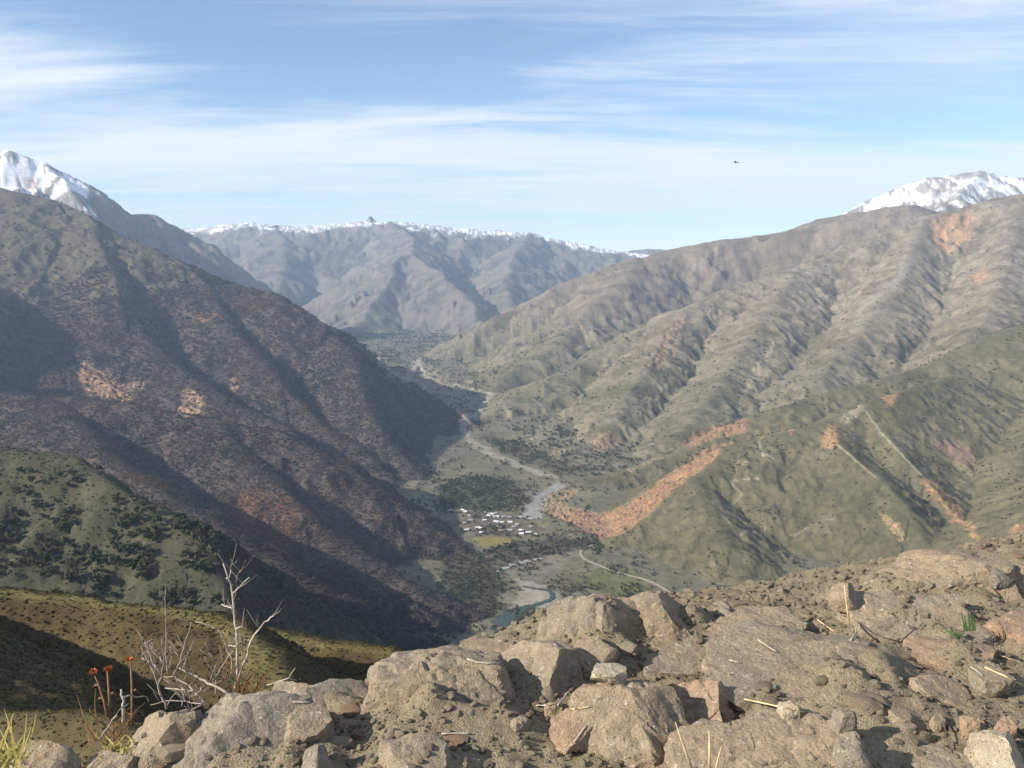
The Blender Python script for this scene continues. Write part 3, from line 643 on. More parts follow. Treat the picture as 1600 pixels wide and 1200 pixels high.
def trunk_mesh(name, kind, seed):
    r = random.Random(seed); vs, fs = [], []
    def add(pts, rad):
        v, f = tube_geo(pts, rad, 5); k = len(vs); vs.extend(v); fs.extend([tuple(i + k for i in q) for q in f])
    top = 0.95 if kind == 'cone' else 0.55
    add([(0, 0, -0.06), (0.01, 0, 0.2), (0.0, 0.01, top)], [0.028, 0.022, 0.006])
    if kind != 'cone':
        for i in range(6):
            a = r.random() * 6.28; z = 0.2 + 0.25 * r.random(); q = 0.18 + 0.14 * r.random()
            add([(0, 0, z), (q * .5 * math.cos(a), q * .5 * math.sin(a), z + 0.16), (q * math.cos(a), q * math.sin(a), z + 0.38)], [0.014, 0.009, 0.003])
    me = bpy.data.meshes.new(name); me.from_pydata([tuple(v) for v in vs], [], fs); me.update(); me.materials.append(M_BARK); return me
CROWNS = {k: [crown_mesh('crown', k, 10 + i + 50 * j) for i in range(3)] for j, k in enumerate(('round', 'cone', 'bare', 'bush'))}
TRUNKS = {k: [trunk_mesh('trunk', k, 20 + i) for i in range(2)] for k in ('round', 'cone', 'bare', 'bush')}
FIRST = {}
def tree(kind, loc, h, color, label, cat='tree', group=None, name=None, wide=1.0):
    e = empty(name or {'round': 'evergreen_tree', 'cone': 'conifer_tree', 'bare': 'autumn_tree', 'bush': 'shrub'}[kind], loc)
    e.rotation_euler = (0, 0, random.random() * 6.28); e.scale = (h * wide, h * wide, h)
    vi = random.randrange(3)
    c = bpy.data.objects.new('crown', CROWNS[kind][vi]); COL.objects.link(c); c.parent = e; c.color = (*color, 1)
    t = bpy.data.objects.new('trunk', TRUNKS[kind][vi % 2]); COL.objects.link(t); t.parent = e
    FIRST.setdefault((kind, vi), c)
    return tag(e, label, cat, group)
def trees():
    r = random.Random(5); placed = []
    def dens(u, v):
        return 0.25 + 0.75 * sstep(760, 900, np.array(v)) if u < 340 else 0
    tries = 0
    while len(placed) < 150 and tries < 6000:
        tries += 1
        u, v = r.uniform(-20, 345), r.uniform(735, 948)
        if r.random() > dens(u, v): continue
        if pn(np.array(u / 60), np.array(v / 45), 77) < -0.08: continue
        c = cast(u, v, 380)
        if c is None or not (430 < c.y < 1000) or bilinear((GID == ES).astype(float), np.array([c.x]), np.array([c.y]))[0] < 0.9: continue
        if any((c - q).length < 6.5 for q in placed): continue
        placed.append(c)
        h = r.uniform(5.5, 13) * (0.75 + 0.35 * (v - 735) / 210)
        col = r.choice([(.05, .062, .03), (.042, .055, .03), (.06, .066, .032), (.075, .075, .045)])
        tree('round', c - Vector((0, 0, 0.3)), h, col, 'dark evergreen tree scattered on the olive hill above the grassy hill', 'tree', 'evergreen trees on the olive hill', wide=r.uniform(.8, 1.15))
    c = cast(404, 990, 380) or P(404, 990, 600)
    for (u, v, D, h, kind, col, lab) in [
        (404, 1000, None, 19, 'cone', (.075, .095, .06), 'lone conifer peeking above the grassy hill beside the dead shrub'),
        (832, 985, None, 20, 'bare', (.30, .16, .07), 'orange autumn tree on the bank beside the turquoise pool'),
        (848, 978, None, 17, 'bare', (.27, .17, .08), 'smaller ochre autumn tree behind the orange one by the pool'),
        (820, 998, None, 17, 'bare', (.20, .15, .08), 'dull brown autumn tree at the water edge of the pool'),
        (862, 990, None, 15, 'round', (.07, .085, .04), 'round green tree on the bank between pool and boulders')]:
        c = cast(u, v, 380)
        if c: tree(kind, c, h, col, lab)
    for kind in ('round', 'cone', 'bare', 'bush'):       # shrubs along the road foot and riverside complete the kinds used below
        for i, (u, v) in enumerate({'bush': [(948, 893), (985, 912), (1075, 930)], 'cone': [(778, 905), (770, 918), (783, 925)], 'bare': [(870, 868), (884, 862), (850, 858)], 'round': []}[kind]):
            c = cast(u, v, 600)
            lab = {'bush': ['green shrub beside the first bend of the dirt road', 'green shrub below the middle of the dirt road', 'green shrub at the lower end of the dirt road'],
                   'cone': ['dark conifer at the river edge below the gravel bar', 'dark conifer left of the river, middle of three', 'dark conifer closest to the turquoise pool'],
                   'bare': ['russet bare tree at the road end of the riverside grove', 'brown bare tree nearest the landslide fan', 'grey-brown bare tree in the middle of the riverside grove']}[kind][i]
            col = {'bush': (.09, .10, .045), 'cone': (.045, .06, .035), 'bare': (.17, .12, .085)}[kind]
            if c: tree(kind, c, {'bush': 5, 'cone': 16, 'bare': 12}[kind], col, lab, 'shrub' if kind == 'bush' else 'tree')
trees()
def proto(kind): return [c for (k, i), c in sorted(FIRST.items()) if k == kind]

def scatter(name, pts, scl, tint, protos, label, cat, seed=0, squash=1.0):
    n = len(pts); r = np.random.default_rng(seed)
    me = bpy.data.meshes.new(name); me.vertices.add(n); me.vertices.foreach_set('co', np.asarray(pts, np.float32).ravel())
    def attr(nm, typ, key, arr):
        a = me.attributes.new(nm, typ, 'POINT'); a.data.foreach_set(key, np.asarray(arr, np.float32 if typ != 'INT' else np.int32).ravel())
    attr('scl', 'FLOAT_VECTOR', 'vector', np.stack([scl * (0.85 + 0.4 * r.random(n)), scl * (0.85 + 0.4 * r.random(n)), scl * squash], -1))
    attr('rot', 'FLOAT_VECTOR', 'vector', np.stack([np.zeros(n), np.zeros(n), r.random(n) * 6.28], -1))
    attr('tint', 'FLOAT_COLOR', 'color', np.concatenate([tint, np.ones((n, 1))], 1)); attr('which', 'INT', 'value', r.integers(0, len(protos), n))
    o = bpy.data.objects.new(name, me); COL.objects.link(o)
    ng = bpy.data.node_groups.new(name, 'GeometryNodeTree')
    ng.interface.new_socket('Geometry', in_out='INPUT', socket_type='NodeSocketGeometry'); ng.interface.new_socket('Geometry', in_out='OUTPUT', socket_type='NodeSocketGeometry')
    N, L = ng.nodes, ng.links; gi = N.new('NodeGroupInput'); go = N.new('NodeGroupOutput'); jn = N.new('GeometryNodeJoinGeometry')
    def named(nm, t):
        a = N.new('GeometryNodeInputNamedAttribute'); a.data_type = t; a.inputs['Name'].default_value = nm; return a.outputs[0]
    sc_, ro = named('scl', 'FLOAT_VECTOR'), named('rot', 'FLOAT_VECTOR'); wh = named('which', 'INT')
    e2r = N.new('FunctionNodeEulerToRotation'); L.new(ro, e2r.inputs[0])
    for i, p in enumerate(protos):
        oi = N.new('GeometryNodeObjectInfo'); oi.transform_space = 'ORIGINAL'; oi.inputs['Object'].default_value = p; oi.inputs['As Instance'].default_value = True
        cmp_ = N.new('FunctionNodeCompare'); cmp_.data_type = 'INT'; cmp_.operation = 'EQUAL'
        ins = [s for s in cmp_.inputs if s.type == 'INT']; L.new(wh, ins[0]); ins[1].default_value = i
        ip = N.new('GeometryNodeInstanceOnPoints'); L.new(gi.outputs[0], ip.inputs['Points']); L.new(cmp_.outputs[0], ip.inputs['Selection'])
        L.new(oi.outputs['Geometry'], ip.inputs['Instance']); L.new(e2r.outputs[0], ip.inputs['Rotation']); L.new(sc_, ip.inputs['Scale']); L.new(ip.outputs[0], jn.inputs[0])
    L.new(jn.outputs[0], go.inputs[0])
    md = o.modifiers.new('scatter', 'NODES'); md.node_group = ng
    return tag(o, label, cat, kind='stuff')

def forests():
    r = np.random.default_rng(3)
    nr, nc = GZ.shape
    cellw = RG[:-1, :-1] * np.diff(TH)[None, :]; cellh = np.diff(RR)[:, None] * np.ones((1, nc - 1))
    fid = GID[:-1, :-1]; inview = (np.abs(TT[:-1, :-1]) < R(34))
    def sample(mask, per_cell):
        p = np.where(mask & inview, per_cell, 0)
        k = np.floor(p + r.random(p.shape)).astype(int); i, j = np.nonzero(k); rep = k[i, j]; i = np.repeat(i, rep); j = np.repeat(j, rep)
        a, b = r.random(len(i)), r.random(len(i))
        t = TH[j] + a * (TH[j + 1] - TH[j]); q = RR[i] + b * (RR[i + 1] - RR[i]); x, y = np.sin(t) * q, np.cos(t) * q
        return x, y, bilinear(GZ, x, y), q
    area = cellw * cellh
    fo = np.clip(FOREST[:-1, :-1], 0, 1)
    clump = fbm(GX[:-1, :-1] / 75, GY[:-1, :-1] / 75, 4, 131)
    fo = fo * np.where(np.isin(fid, (G1, G2, G4)), 2.4 * sstep(-0.05, 0.75, clump) + 0.12, 0.55 + 0.9 * sstep(-0.5, 0.4, clump))
    def tints(n, x, y, table, sd):
        w = 1.25 * fbm(x / 260, y / 260, 4, sd) + 0.28 * r.normal(size=n)
        ix = np.clip(((w + 1.0) / 2.0 * len(table)).astype(int), 0, len(table) - 1)
        return np.array(table)[ix] * (0.75 + 0.5 * r.random((n, 1)))
    # bare and evergreen woods of the left side
    m = (fid == BM) | (fid == DS)
    sp = np.clip(RG[:-1, :-1] * 0.0027, 4.5, 10)                       # spacing of crowns
    x, y, z, q = sample(m, fo * area / sp ** 2 * 1.25)
    tb = [(.062, .07, .046), (.075, .077, .055), (.10, .09, .078), (.12, .10, .092), (.128, .104, .097), (.128, .102, .095), (.138, .10, .083), (.16, .098, .064)]
    s = np.clip(q * 0.0021, 3.8, 9) * (0.5 + 1.0 * r.random(len(x)) ** 1.5)
    scatter('woodland', np.stack([x, y, z - 0.12 * s], -1), s, tints(len(x), x, y, tb, 91), proto('bare') + proto('round'), 'purple-brown leafless woodland covering the left mountainsides', 'woodland', 1)
    cnt = len(x)
    # shrubs on the right side
    m = (fid == G4) | (fid == G2) | (fid == G1)
    sp = np.clip(RG[:-1, :-1] * 0.0032, 4.5, 14)
    x, y, z, q = sample(m, fo * area / sp ** 2 * 0.75)
    s = np.clip(q * 0.0020, 2.6, 8) * (0.4 + 1.3 * r.random(len(x)) ** 2)
    scatter('hillside_scrub', np.stack([x, y, z - 0.1 * s], -1), s, tints(len(x), x, y, [(.085, .08, .04), (.10, .092, .046), (.115, .102, .054), (.13, .114, .062), (.145, .124, .07)], 93), proto('bush'), 'low green scrub dotting the right-hand hillsides', 'scrub', 2)
    cnt += len(x)
    # valley floor trees
    m = (fid == VF)
    sp = np.clip(RG[:-1, :-1] * 0.0036, 6.0, 13)
    g = sstep(-0.1, 0.35, fbm(GX[:-1, :-1] / 120, GY[:-1, :-1] / 120, 3, 95))
    x, y, z, q = sample(m & (RG[:-1, :-1] > 900), np.where(fo > 0.09, np.clip(fo + 0.5 * g * (fo > 0.09), 0, 1) * 0.8, fo * 0.4) * area / sp ** 2)
    s = np.clip(q * 0.003, 5, 11) * (0.6 + 0.8 * r.random(len(x)))
    scatter('valley_trees', np.stack([x, y, z - 0.1 * s], -1), s, tints(len(x), x, y, [(.045, .055, .03), (.055, .062, .033), (.07, .075, .04), (.09, .085, .05), (.13, .095, .07), (.17, .12, .07)], 97), proto('round') + proto('bare'), 'mixed green and russet trees along the valley floor', 'trees', 3)
    cnt += len(x)
    # scrub between the single trees of the olive hill
    m = (fid == ES)
    x, y, z, q = sample(m, (0.5 + fo) * area / 4.0 ** 2 * 0.75)
    s = 1.2 + 2.2 * r.random(len(x)) ** 2
    scatter('olive_scrub', np.stack([x, y, z - 0.1 * s], -1), s, tints(len(x), x, y, [(.05, .055, .032), (.068, .07, .042), (.085, .083, .052), (.105, .10, .066)], 99), proto('bush'), 'pale olive scrub covering the hill of scattered trees', 'scrub', 4)
    cnt += len(x)
    m = (fid == FH) | ((fid == NEAR) & (RG[:-1, :-1] > 25))
    x, y, z, q = sample(m, area / np.clip(RG[:-1, :-1] * 0.0042, 0.4, 1.2) ** 2)
    s = (0.25 + 0.75 * r.random(len(x)) ** 4) * np.clip(q / 200, 0.5, 1.3)
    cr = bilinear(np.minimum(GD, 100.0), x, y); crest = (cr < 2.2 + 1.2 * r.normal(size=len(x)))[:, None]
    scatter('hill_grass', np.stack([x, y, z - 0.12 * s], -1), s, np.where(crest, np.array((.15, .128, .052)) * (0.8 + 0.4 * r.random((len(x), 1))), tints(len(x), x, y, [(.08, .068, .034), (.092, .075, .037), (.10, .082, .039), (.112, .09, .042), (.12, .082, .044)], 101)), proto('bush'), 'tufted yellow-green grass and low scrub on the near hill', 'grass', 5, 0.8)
    print('scatter instances', cnt + len(x))
forests()

# ------------------------------------------------------------------ the village
def house_parts(w, d, h, rh):
    a, b = w / 2, d / 2
    wall_v = [(-a, -b, -1), (a, -b, -1), (a, b, -1), (-a, b, -1), (-a, -b, h), (a, -b, h), (a, b, h), (-a, b, h), (-a, 0, h + rh), (a, 0, h + rh)]
    wall_f = [(0, 1, 5, 4), (1, 2, 6, 9, 5), (2, 3, 7, 6), (3, 0, 4, 8, 7)]
    e = 0.5; s = rh / b; z0 = h - e * s + 0.08; zt = h + rh + 0.08
    roof_v = [(-a - e, -b - e, z0), (a + e, -b - e, z0), (a + e, 0, zt), (-a - e, 0, zt), (a + e, b + e, z0), (-a - e, b + e, z0)]
    roof_v += [(x, y, z + 0.25) for x, y, z in roof_v]
    roof_f = [(6, 7, 8, 9), (9, 8, 10, 11), (3, 2, 1, 0), (5, 4, 2, 3), (0, 1, 7, 6), (4, 5, 11, 10), (0, 6, 9, 3), (3, 9, 11, 5), (1, 2, 8, 7), (2, 4, 10, 8)]
    door_v = [(-0.5, -b - 0.06, 0), (0.5, -b - 0.06, 0), (0.5, -b - 0.06, 2.0), (-0.5, -b - 0.06, 2.0)]
    door_v += [(x, y + 0.05, z) for x, y, z in door_v]
    box_f = [(0, 1, 2, 3), (1, 5, 6, 2), (4, 0, 3, 7), (3, 2, 6, 7)]
    def win(x):
        q = [(x - .6, -b - .06, .9), (x + .6, -b - .06, .9), (x + .6, -b - .06, 1.9), (x - .6, -b - .06, 1.9)]; return q + [(p[0], p[1] + .05, p[2]) for p in q]
    return (wall_v, wall_f), (roof_v, roof_f), (door_v, box_f), (win(-a * .55), box_f), (win(a * .55), box_f)
def village():
    wm = [plain('house_wall_' + n, c, .15, .5) for n, c in (('cream', (.30, .27, .21)), ('wood', (.15, .11, .08)), ('white', (.38, .36, .33)))]
    rm = {n: plain('house_roof_' + n, c, .1, .5, .5) for n, c in (('white', (.55, .56, .57)), ('zinc', (.30, .31, .32)), ('rust', (.26, .18, .16)))}
    dm = plain('house_door', (.10, .07, .05)); gm = plain('house_window', (.05, .06, .07), .2, .5, .2)
    def mk(nm, g, m):
        me = bpy.data.meshes.new(nm); me.from_pydata(g[0], [], g[1]); me.update(); me.materials.append(m); return me
    cache = {}
    rows = [  # (row phrase, [(u, v, width, roof), ...] left to right)
        ('uppermost scattered row at the village edge', [(703, 799, 8, 'zinc'), (722.5, 798.8, 9, 'white'), (727.5, 800.8, 10, 'white'), (756.5, 802.3, 7, 'zinc'), (765, 803.7, 8, 'zinc'), (769, 805.2, 8, 'white'), (774, 803.4, 8, 'zinc')]),
        ('second row along the tree line', [(733.5, 806.8, 8, 'zinc'), (763.5, 807.2, 9, 'white'), (772.5, 808.6, 8, 'zinc'), (777, 808.4, 9, 'white'), (787, 808.8, 11, 'zinc'), (796, 809.7, 12, 'zinc'), (812.5, 809.8, 12, 'zinc'), (829, 812.2, 12, 'zinc')]),
        ('third row through the village middle', [(735, 814.8, 11, 'zinc'), (757, 814.4, 10, 'white'), (776, 816.4, 14, 'white'), (784, 818, 10, 'white'), (797, 817, 12, 'white'), (807.5, 820.6, 10, 'zinc'), (829, 824, 8, 'zinc')]),
        ('fourth row below the village middle', [(726.5, 819, 9, 'zinc'), (746, 826.3, 11, 'white'), (751, 826.8, 10, 'white'), (780, 825.5, 11, 'zinc'), (802.5, 824.5, 9, 'zinc')]),
        ('lowest row above the yellow meadow', [(728.5, 830, 13, 'white'), (753, 834.3, 13, 'white'), (782, 830.6, 11, 'rust'), (796, 829.8, 13, 'zinc'), (815, 830.5, 13, 'white'), (815, 835.2, 11, 'white'), (825.5, 833.8, 14, 'white'), (837, 836.5, 11, 'zinc')])]
    ords = ['first', 'second', 'third', 'fourth', 'fifth', 'sixth', 'seventh', 'eighth']
    r = random.Random(4)
    for phrase, row in rows:
        for i, (u, v, w, rf) in enumerate(sorted(row)):
            c = cast(u, v, 1400)
            if c is None: continue
            k = (w, rf)
            if k not in cache:
                g = house_parts(w, w * .72, 2.7, 2.0); wallm = r.choice(wm)
                cache[k] = [mk(n, q, m) for n, q, m in zip(('wall', 'roof', 'door', 'window', 'window'), g, (wallm, rm[rf], dm, gm, gm))]
            e = empty('house', (c.x, c.y, c.z + 0.3)); e.rotation_euler = (0, 0, r.uniform(-.5, .5)); e.scale = (0.95, 0.95, 0.95)
            for me in cache[k]:
                p = bpy.data.objects.new(me.name.split('.')[0], me); COL.objects.link(p); p.parent = e
            tag(e, f'{ {"white": "white", "zinc": "grey", "rust": "dull reddish"}[rf] }-roofed house, {ords[i]} from the left in the {phrase}', 'house', 'houses of the valley village')
village()

# ------------------------------------------------------------------ the rocky edge in the foreground
LIP = np.array([(-7, 0.6), (-4, 1.5), (-1.9, 2.35), (-1.25, 2.95), (-0.85, 3.3), (-0.45, 3.42), (0.1, 3.9), (0.8, 4.3), (1.7, 4.5), (2.8, 5.0), (5, 5.8), (8, 6.8)])
MOUNDS = []
def fg_z(x, y):
    x = np.asarray(x, float); y = np.asarray(y, float)
    ly = np.interp(x, LIP[:, 0], LIP[:, 1]); t = (y - ly) * 0.88
    z = -1.60 + 0.035 * fbm(x / 0.7, y / 0.7, 4, 201) + 0.016 * fbm(x / 0.12, y / 0.12, 3, 207) + 0.010 * ridged(x / 0.3, y / 0.3, 3, 209) + 0.02 * np.maximum(x, 0) * sstep(2.5, 4.5, y)
    z = z - 0.10 * np.maximum(-x - 0.2, 0) ** 1.3
    if MOUNDS:                                       # soil drifted up around the rocks
        md = np.zeros_like(z)
        for mx, my, mr, mh in MOUNDS: md = np.maximum(md, mh * np.exp(-((x - mx) ** 2 + (y - my) ** 2) / (mr * mr)))
        z = z + md * (1 + 0.5 * fbm(x / 0.25, y / 0.25, 3, 221))
    tp = np.maximum(t, 0); z = z - 0.85 * tp ** 1.15 * (1 + 0.2 * fbm(x / 0.5, y / 0.5, 3, 211))
    return z
def fg_ground():
    xs = np.concatenate([np.linspace(-7, -2.4, 40, endpoint=False), np.linspace(-2.4, 3.4, 320, endpoint=False), np.linspace(3.4, 8, 40)])
    ys = np.concatenate([np.linspace(-4, 2.2, 40, endpoint=False), np.linspace(2.2, 5.4, 230, endpoint=False), np.linspace(5.4, 9.5, 60)])
    X, Y = np.meshgrid(xs, ys); Z = fg_z(X, Y)
    rim = np.minimum.reduce([X + 7, 8 - X, 9.5 - Y]); Z = Z - 3.0 * (1 - sstep(0, 0.8, rim))
    nr, nc = X.shape; idx = np.arange(nr * nc).reshape(nr, nc)
    Q = np.stack([idx[:-1, :-1], idx[:-1, 1:], idx[1:, 1:], idx[1:, :-1]], -1).reshape(-1, 4)
    m, nt, b = new_mat('gritty_soil'); geo = nd(nt, 'ShaderNodeNewGeometry'); p = geo.outputs['Position']
    n1 = noise_n(nt, p, 2.2, 5); n2 = noise_n(nt, p, 45, 5, 0.7); n3 = noise_n(nt, p, 140, 3, 0.6)
    c = mixc(nt, ramp(nt, n1, 0.35, 0.65), (0.355, 0.29, 0.195), (0.305, 0.255, 0.175))
    c = mixc(nt, ramp(nt, n2, 0.38, 0.68), mixc(nt, 1.0, c, (0.75, 0.73, 0.70), 'MULTIPLY'), c); c = mixc(nt, ramp(nt, n3, 0.58, 0.72), c, (0.5, 0.45, 0.35))
    nt.links.new(c, b.inputs['Base Color'])
    ad = nd(nt, 'ShaderNodeMath', operation='ADD'); nt.links.new(n2, ad.inputs[0]); nt.links.new(n3, ad.inputs[1])
    bp = nd(nt, 'ShaderNodeBump'); bp.inputs['Strength'].default_value = 1.0; bp.inputs['Distance'].default_value = 0.016
    nt.links.new(ad.outputs[0], bp.inputs['Height']); nt.links.new(bp.outputs[0], b.inputs['Normal'])
    o = np_mesh('ground', np.stack([X, Y, Z], -1).reshape(-1, 3), Q, m); tag(o, 'gritty brown soil of the rocky edge in front', 'ground', kind='structure')
def fcast(u, v):
    d = px_dir(u, v); t = np.linspace(1.5, 9, 1500); z = fg_z(d.x * t, d.y * t); h = np.nonzero(d.z * t < z)[0]
    if len(h) == 0: h = [int(np.argmin(np.abs(d.z * t - z)))]
    q = t[h[0]]; return Vector((d.x * q, d.y * q, d.z * q))

import bmesh
def rock_mesh(name, seed, size, mat, cuts=9, sub=4, rough=1.0, facets=None):
    """an angular stone: an ellipsoid sliced by random planes, then weathered"""
    r = np.random.default_rng(seed); bm = bmesh.new(); bmesh.ops.create_icosphere(bm, subdivisions=sub, radius=1.0)
    V = np.array([v.co[:] for v in bm.verts]); F_ = [[v.index for v in f.verts] for f in bm.faces]; bm.free()
    V = V * (0.42 / np.maximum(np.abs(V).max(1, keepdims=True), 0.62) + 0.52)
    planes = [(np.array(n, float), o) for n, o in (facets or [])]
    for i in range(cuts):
        n = r.normal(size=3); n[2] = n[2] * 0.8 + 0.15; planes.append((n, 0.62 + 0.3 * r.random()))
    for n, o in planes:
        n = n / np.linalg.norm(n); d = V @ n - o; k = d > 0; V[k] -= np.outer(d[k] * 0.96, n)
    u = V / np.linalg.norm(V, axis=1, keepdims=True); q = seed * 3.7
    nz = fbm(u[:, 0] * 1.6 + q, u[:, 1] * 1.6 + u[:, 2] * 1.1, 4, seed % 97) * 0.07 + fbm(V[:, 0] * 5 + V[:, 2] * 2.1, V[:, 1] * 5 - V[:, 2] * 3.3, 4, seed % 89 + 3) * 0.035
    nz -= 0.05 * sstep(0.75, 0.98, 1 - np.abs(pn(V[:, 0] * 1.7 + V[:, 2] * 1.3 + q, V[:, 1] * 1.7 - V[:, 2] * 0.8, 7)) * 2)
    V = V * (1 + rough * nz)[:, None] * np.array(size)
    me = bpy.data.meshes.new(name); me.from_pydata([tuple(p) for p in V], [], F_); me.update(); me.materials.append(mat)
    sm = np.ones(len(F_), bool); me.polygons.foreach_set('use_smooth', sm); 
    try: me.set_sharp_from_angle(angle=R(28))
    except Exception: pass
    return me
ROCKS = [  # name, u0, v0, u1, v1 (front base), colour, label, facets, turn
    ('boulder', 584, 1022, 782, 1122, 'grey', 'domed boulder with broken grey front face, standing alone at the edge', [((0.15, -1, 0.45), 0.66)], 0),
    ('boulder', 855, 932, 1002, 1046, 'grey', 'tall rounded boulder crowning the middle of the rocky edge', [((-0.6, -0.5, 0.6), 0.62), ((0.5, -0.6, 0.5), .7)], .2),
    ('boulder', 985, 925, 1098, 1012, 'tan', 'tan boulder leaning against the right of the tall rounded one', [((0.6, -0.3, 0.6), 0.5)], .3),
    ('boulder', 778, 1008, 898, 1106, 'grey', 'smooth sloping boulder left of and below the tall rounded one', [((-0.4, -0.5, 0.7), 0.5)], -.2),
    ('rock', 722, 1010, 822, 1046, 'tan', 'flat tan slab on the lip behind the domed boulder', [((0, -.1, 1), .5)], 0),
    ('rock', 888, 1002, 966, 1046, 'tan', 'small tan block in front of the tall rounded boulder', [], .5),
    ('rock', 918, 1042, 978, 1068, 'pale', 'thin pale flake of stone below the small tan block', [((0, 0, 1), .4)], .3),
    ('rock', 1000, 1003, 1140, 1058, 'grey', 'low grey slab between tan boulder and pyramid rock', [((0, -.3, 1), .45)], .1),
    ('rock', 1112, 962, 1250, 1026, 'tan', 'low tan slab along the lip right of the tan boulder', [((0, -.3, 1), .5)], -.1),
    ('boulder', 1138, 1003, 1402, 1120, 'grey', 'largest slab, long and flat, with a deep shadow at its blunt end', [((0.05, -.5, 1), .50), ((1, 0, .12), .62), ((.1, -1, .15), .7)], 0),
    ('rock', 1028, 1060, 1182, 1150, 'red', 'pyramid-shaped rock with a sharp peak and shaded dark side', [((-.75, -.5, .6), .52), ((.9, -.3, .3), .45), ((.2, .8, .6), .5)], 0),
    ('boulder', 905, 1078, 1062, 1198, 'tan', 'broad warm tan boulder in front of the pyramid rock', [((-.3, -.7, .7), .55), ((.5, -.5, .7), .6)], 0),
    ('rock', 862, 1118, 934, 1160, 'red', 'reddish wedge of rock beside the broad warm tan boulder', [((-.4, -.4, .8), .4)], .4),
    ('rock', 1052, 1142, 1168, 1206, 'tan', 'tan rock at the bottom below the pyramid rock', [((0, -.4, .9), .5)], 0),
    ('boulder', 1150, 1132, 1332, 1222, 'tan', 'wide speckled boulder at the bottom under the largest slab', [((-.1, -.4, 1), .55)], 0),
    ('rock', 1306, 1148, 1378, 1212, 'dark', 'dark wedge rock right of the wide speckled boulder', [((.7, -.3, .5), .4)], .3),
    ('rock', 1300, 1108, 1337, 1140, 'dark', 'small dark stone just under the front of the largest slab', [], .6),
    ('rock', 1298, 913, 1346, 944, 'tan', 'small tan stone perched alone on the lip before the field', [((.6, -.5, .4), .5)], .2),
    ('boulder', 1336, 928, 1496, 1008, 'grey', 'smooth grey slab tilted below the big back boulder', [((-.1, -.6, 1), .42)], .1),
    ('boulder', 1378, 870, 1562, 950, 'tan', 'big humped tan boulder on the far right skyline of the edge', [((-.5, -.3, .8), .6), ((0, -1, .3), .7)], 0),
    ('rock', 1560, 882, 1625, 922, 'tan', 'tan rock on the lip cut by the right border', [], 0),
    ('rock', 1542, 890, 1578, 910, 'dark', 'tiny dark stone on the lip beside the big humped boulder', [], .2),
    ('rock', 1432, 1008, 1556, 1052, 'red', 'rust-tinted flat rock right of the dry litter', [((-.2, -.4, 1), .5)], 0),
    ('rock', 1455, 982, 1548, 1018, 'grey', 'grey rock beneath the green leaf tuft', [((0, -.2, 1), .5)], .1),
    ('rock', 1550, 965, 1640, 1020, 'red', 'reddish ledge right of the green leaf tuft', [((0, -.2, 1), .5)], .1),
    ('rock', 1516, 1046, 1578, 1080, 'grey', 'flat grey slab with a thin shadow, beside the fallen stalks', [((0, -.2, 1), .45)], .2),
    ('rock', 1430, 1064, 1516, 1112, 'tan', 'tan double rock just right of the deep shadow', [((.3, -.3, 1), .5)], .1),
    ('rock', 1452, 1118, 1478, 1140, 'tan', 'small tan stone below the tan double rock', [], .7),
    ('rock', 1500, 1120, 1536, 1148, 'red', 'small reddish stone in the gravel, left of the brick-red block', [], .3),
    ('rock', 1558, 1122, 1594, 1152, 'red', 'brick-red block above the pale yellowish rock', [((.9, -.3, .2), .5)], .2),
    ('rock', 1520, 1152, 1604, 1212, 'pale', 'pale yellowish rock in the bottom right corner', [((-.5, -.5, .7), .55), ((.7, -.4, .5), .6)], 0),
    ('rock', 1420, 1178, 1524, 1222, 'grey', 'low grey rock at the bottom, left of the pale yellowish one', [((0, -.2, 1), .5)], 0),
    ('boulder', 284, 1094, 478, 1216, 'dark', 'large dark speckled boulder at the foot of the dead shrub', [((.3, -.6, .7), .62), ((-.6, -.3, .7), .65)], 0),
    ('rock', 200, 1108, 306, 1214, 'grey', 'grey rock against the left of the dark speckled boulder', [((-.7, -.2, .7), .5)], .2),
    ('rock', 424, 1068, 512, 1112, 'grey', 'grey angular rock behind the dark speckled boulder', [((-.4, -.4, .8), .5)], .1),
    ('rock', 470, 1074, 578, 1128, 'dark', 'dark crumbly rock between grey angular rock and domed boulder', [((.2, -.5, .9), .5)], .3),
    ('rock', 440, 1110, 520, 1150, 'tan', 'tan crumbly rock in front of the dark crumbly one', [((0, -.5, .8), .5)], .4),
    ('rock', 468, 1168, 524, 1214, 'dark', 'sharp small rock on the bottom border by the dark boulder', [((.6, -.5, .5), .4), ((-.6, -.5, .5), .4)], 0),
    ('rock', 598, 1158, 694, 1218, 'grey', 'grey rock on the bottom border below the domed boulder', [((0, -.4, .9), .6)], .2),
    ('rock', 20, 1172, 110, 1226, 'grey', 'blue-grey rock in the bottom left corner beside yellow grass', [((0, -.3, 1), .5)], 0),
    ('rock', 130, 1178, 215, 1226, 'tan', 'tan rock at the bottom among mossy yellow tufts', [((-.3, -.3, 1), .5)], 0),
    ('rock', 798, 1120, 826, 1140, 'grey', 'small lone stone on the gravel right of the domed boulder', [], .5),
    ('rock', 850, 1098, 880, 1122, 'tan', 'small tan stone under the smooth sloping boulder', [], .2),
    ('rock', 1216, 1095, 1250, 1120, 'pale', 'small pale stone by the long stalk under the largest slab', [], .1),
    ('rock', 1390, 1112, 1425, 1128, 'tan', 'little flat stone at the edge of the deep shadow', [], .1),
]
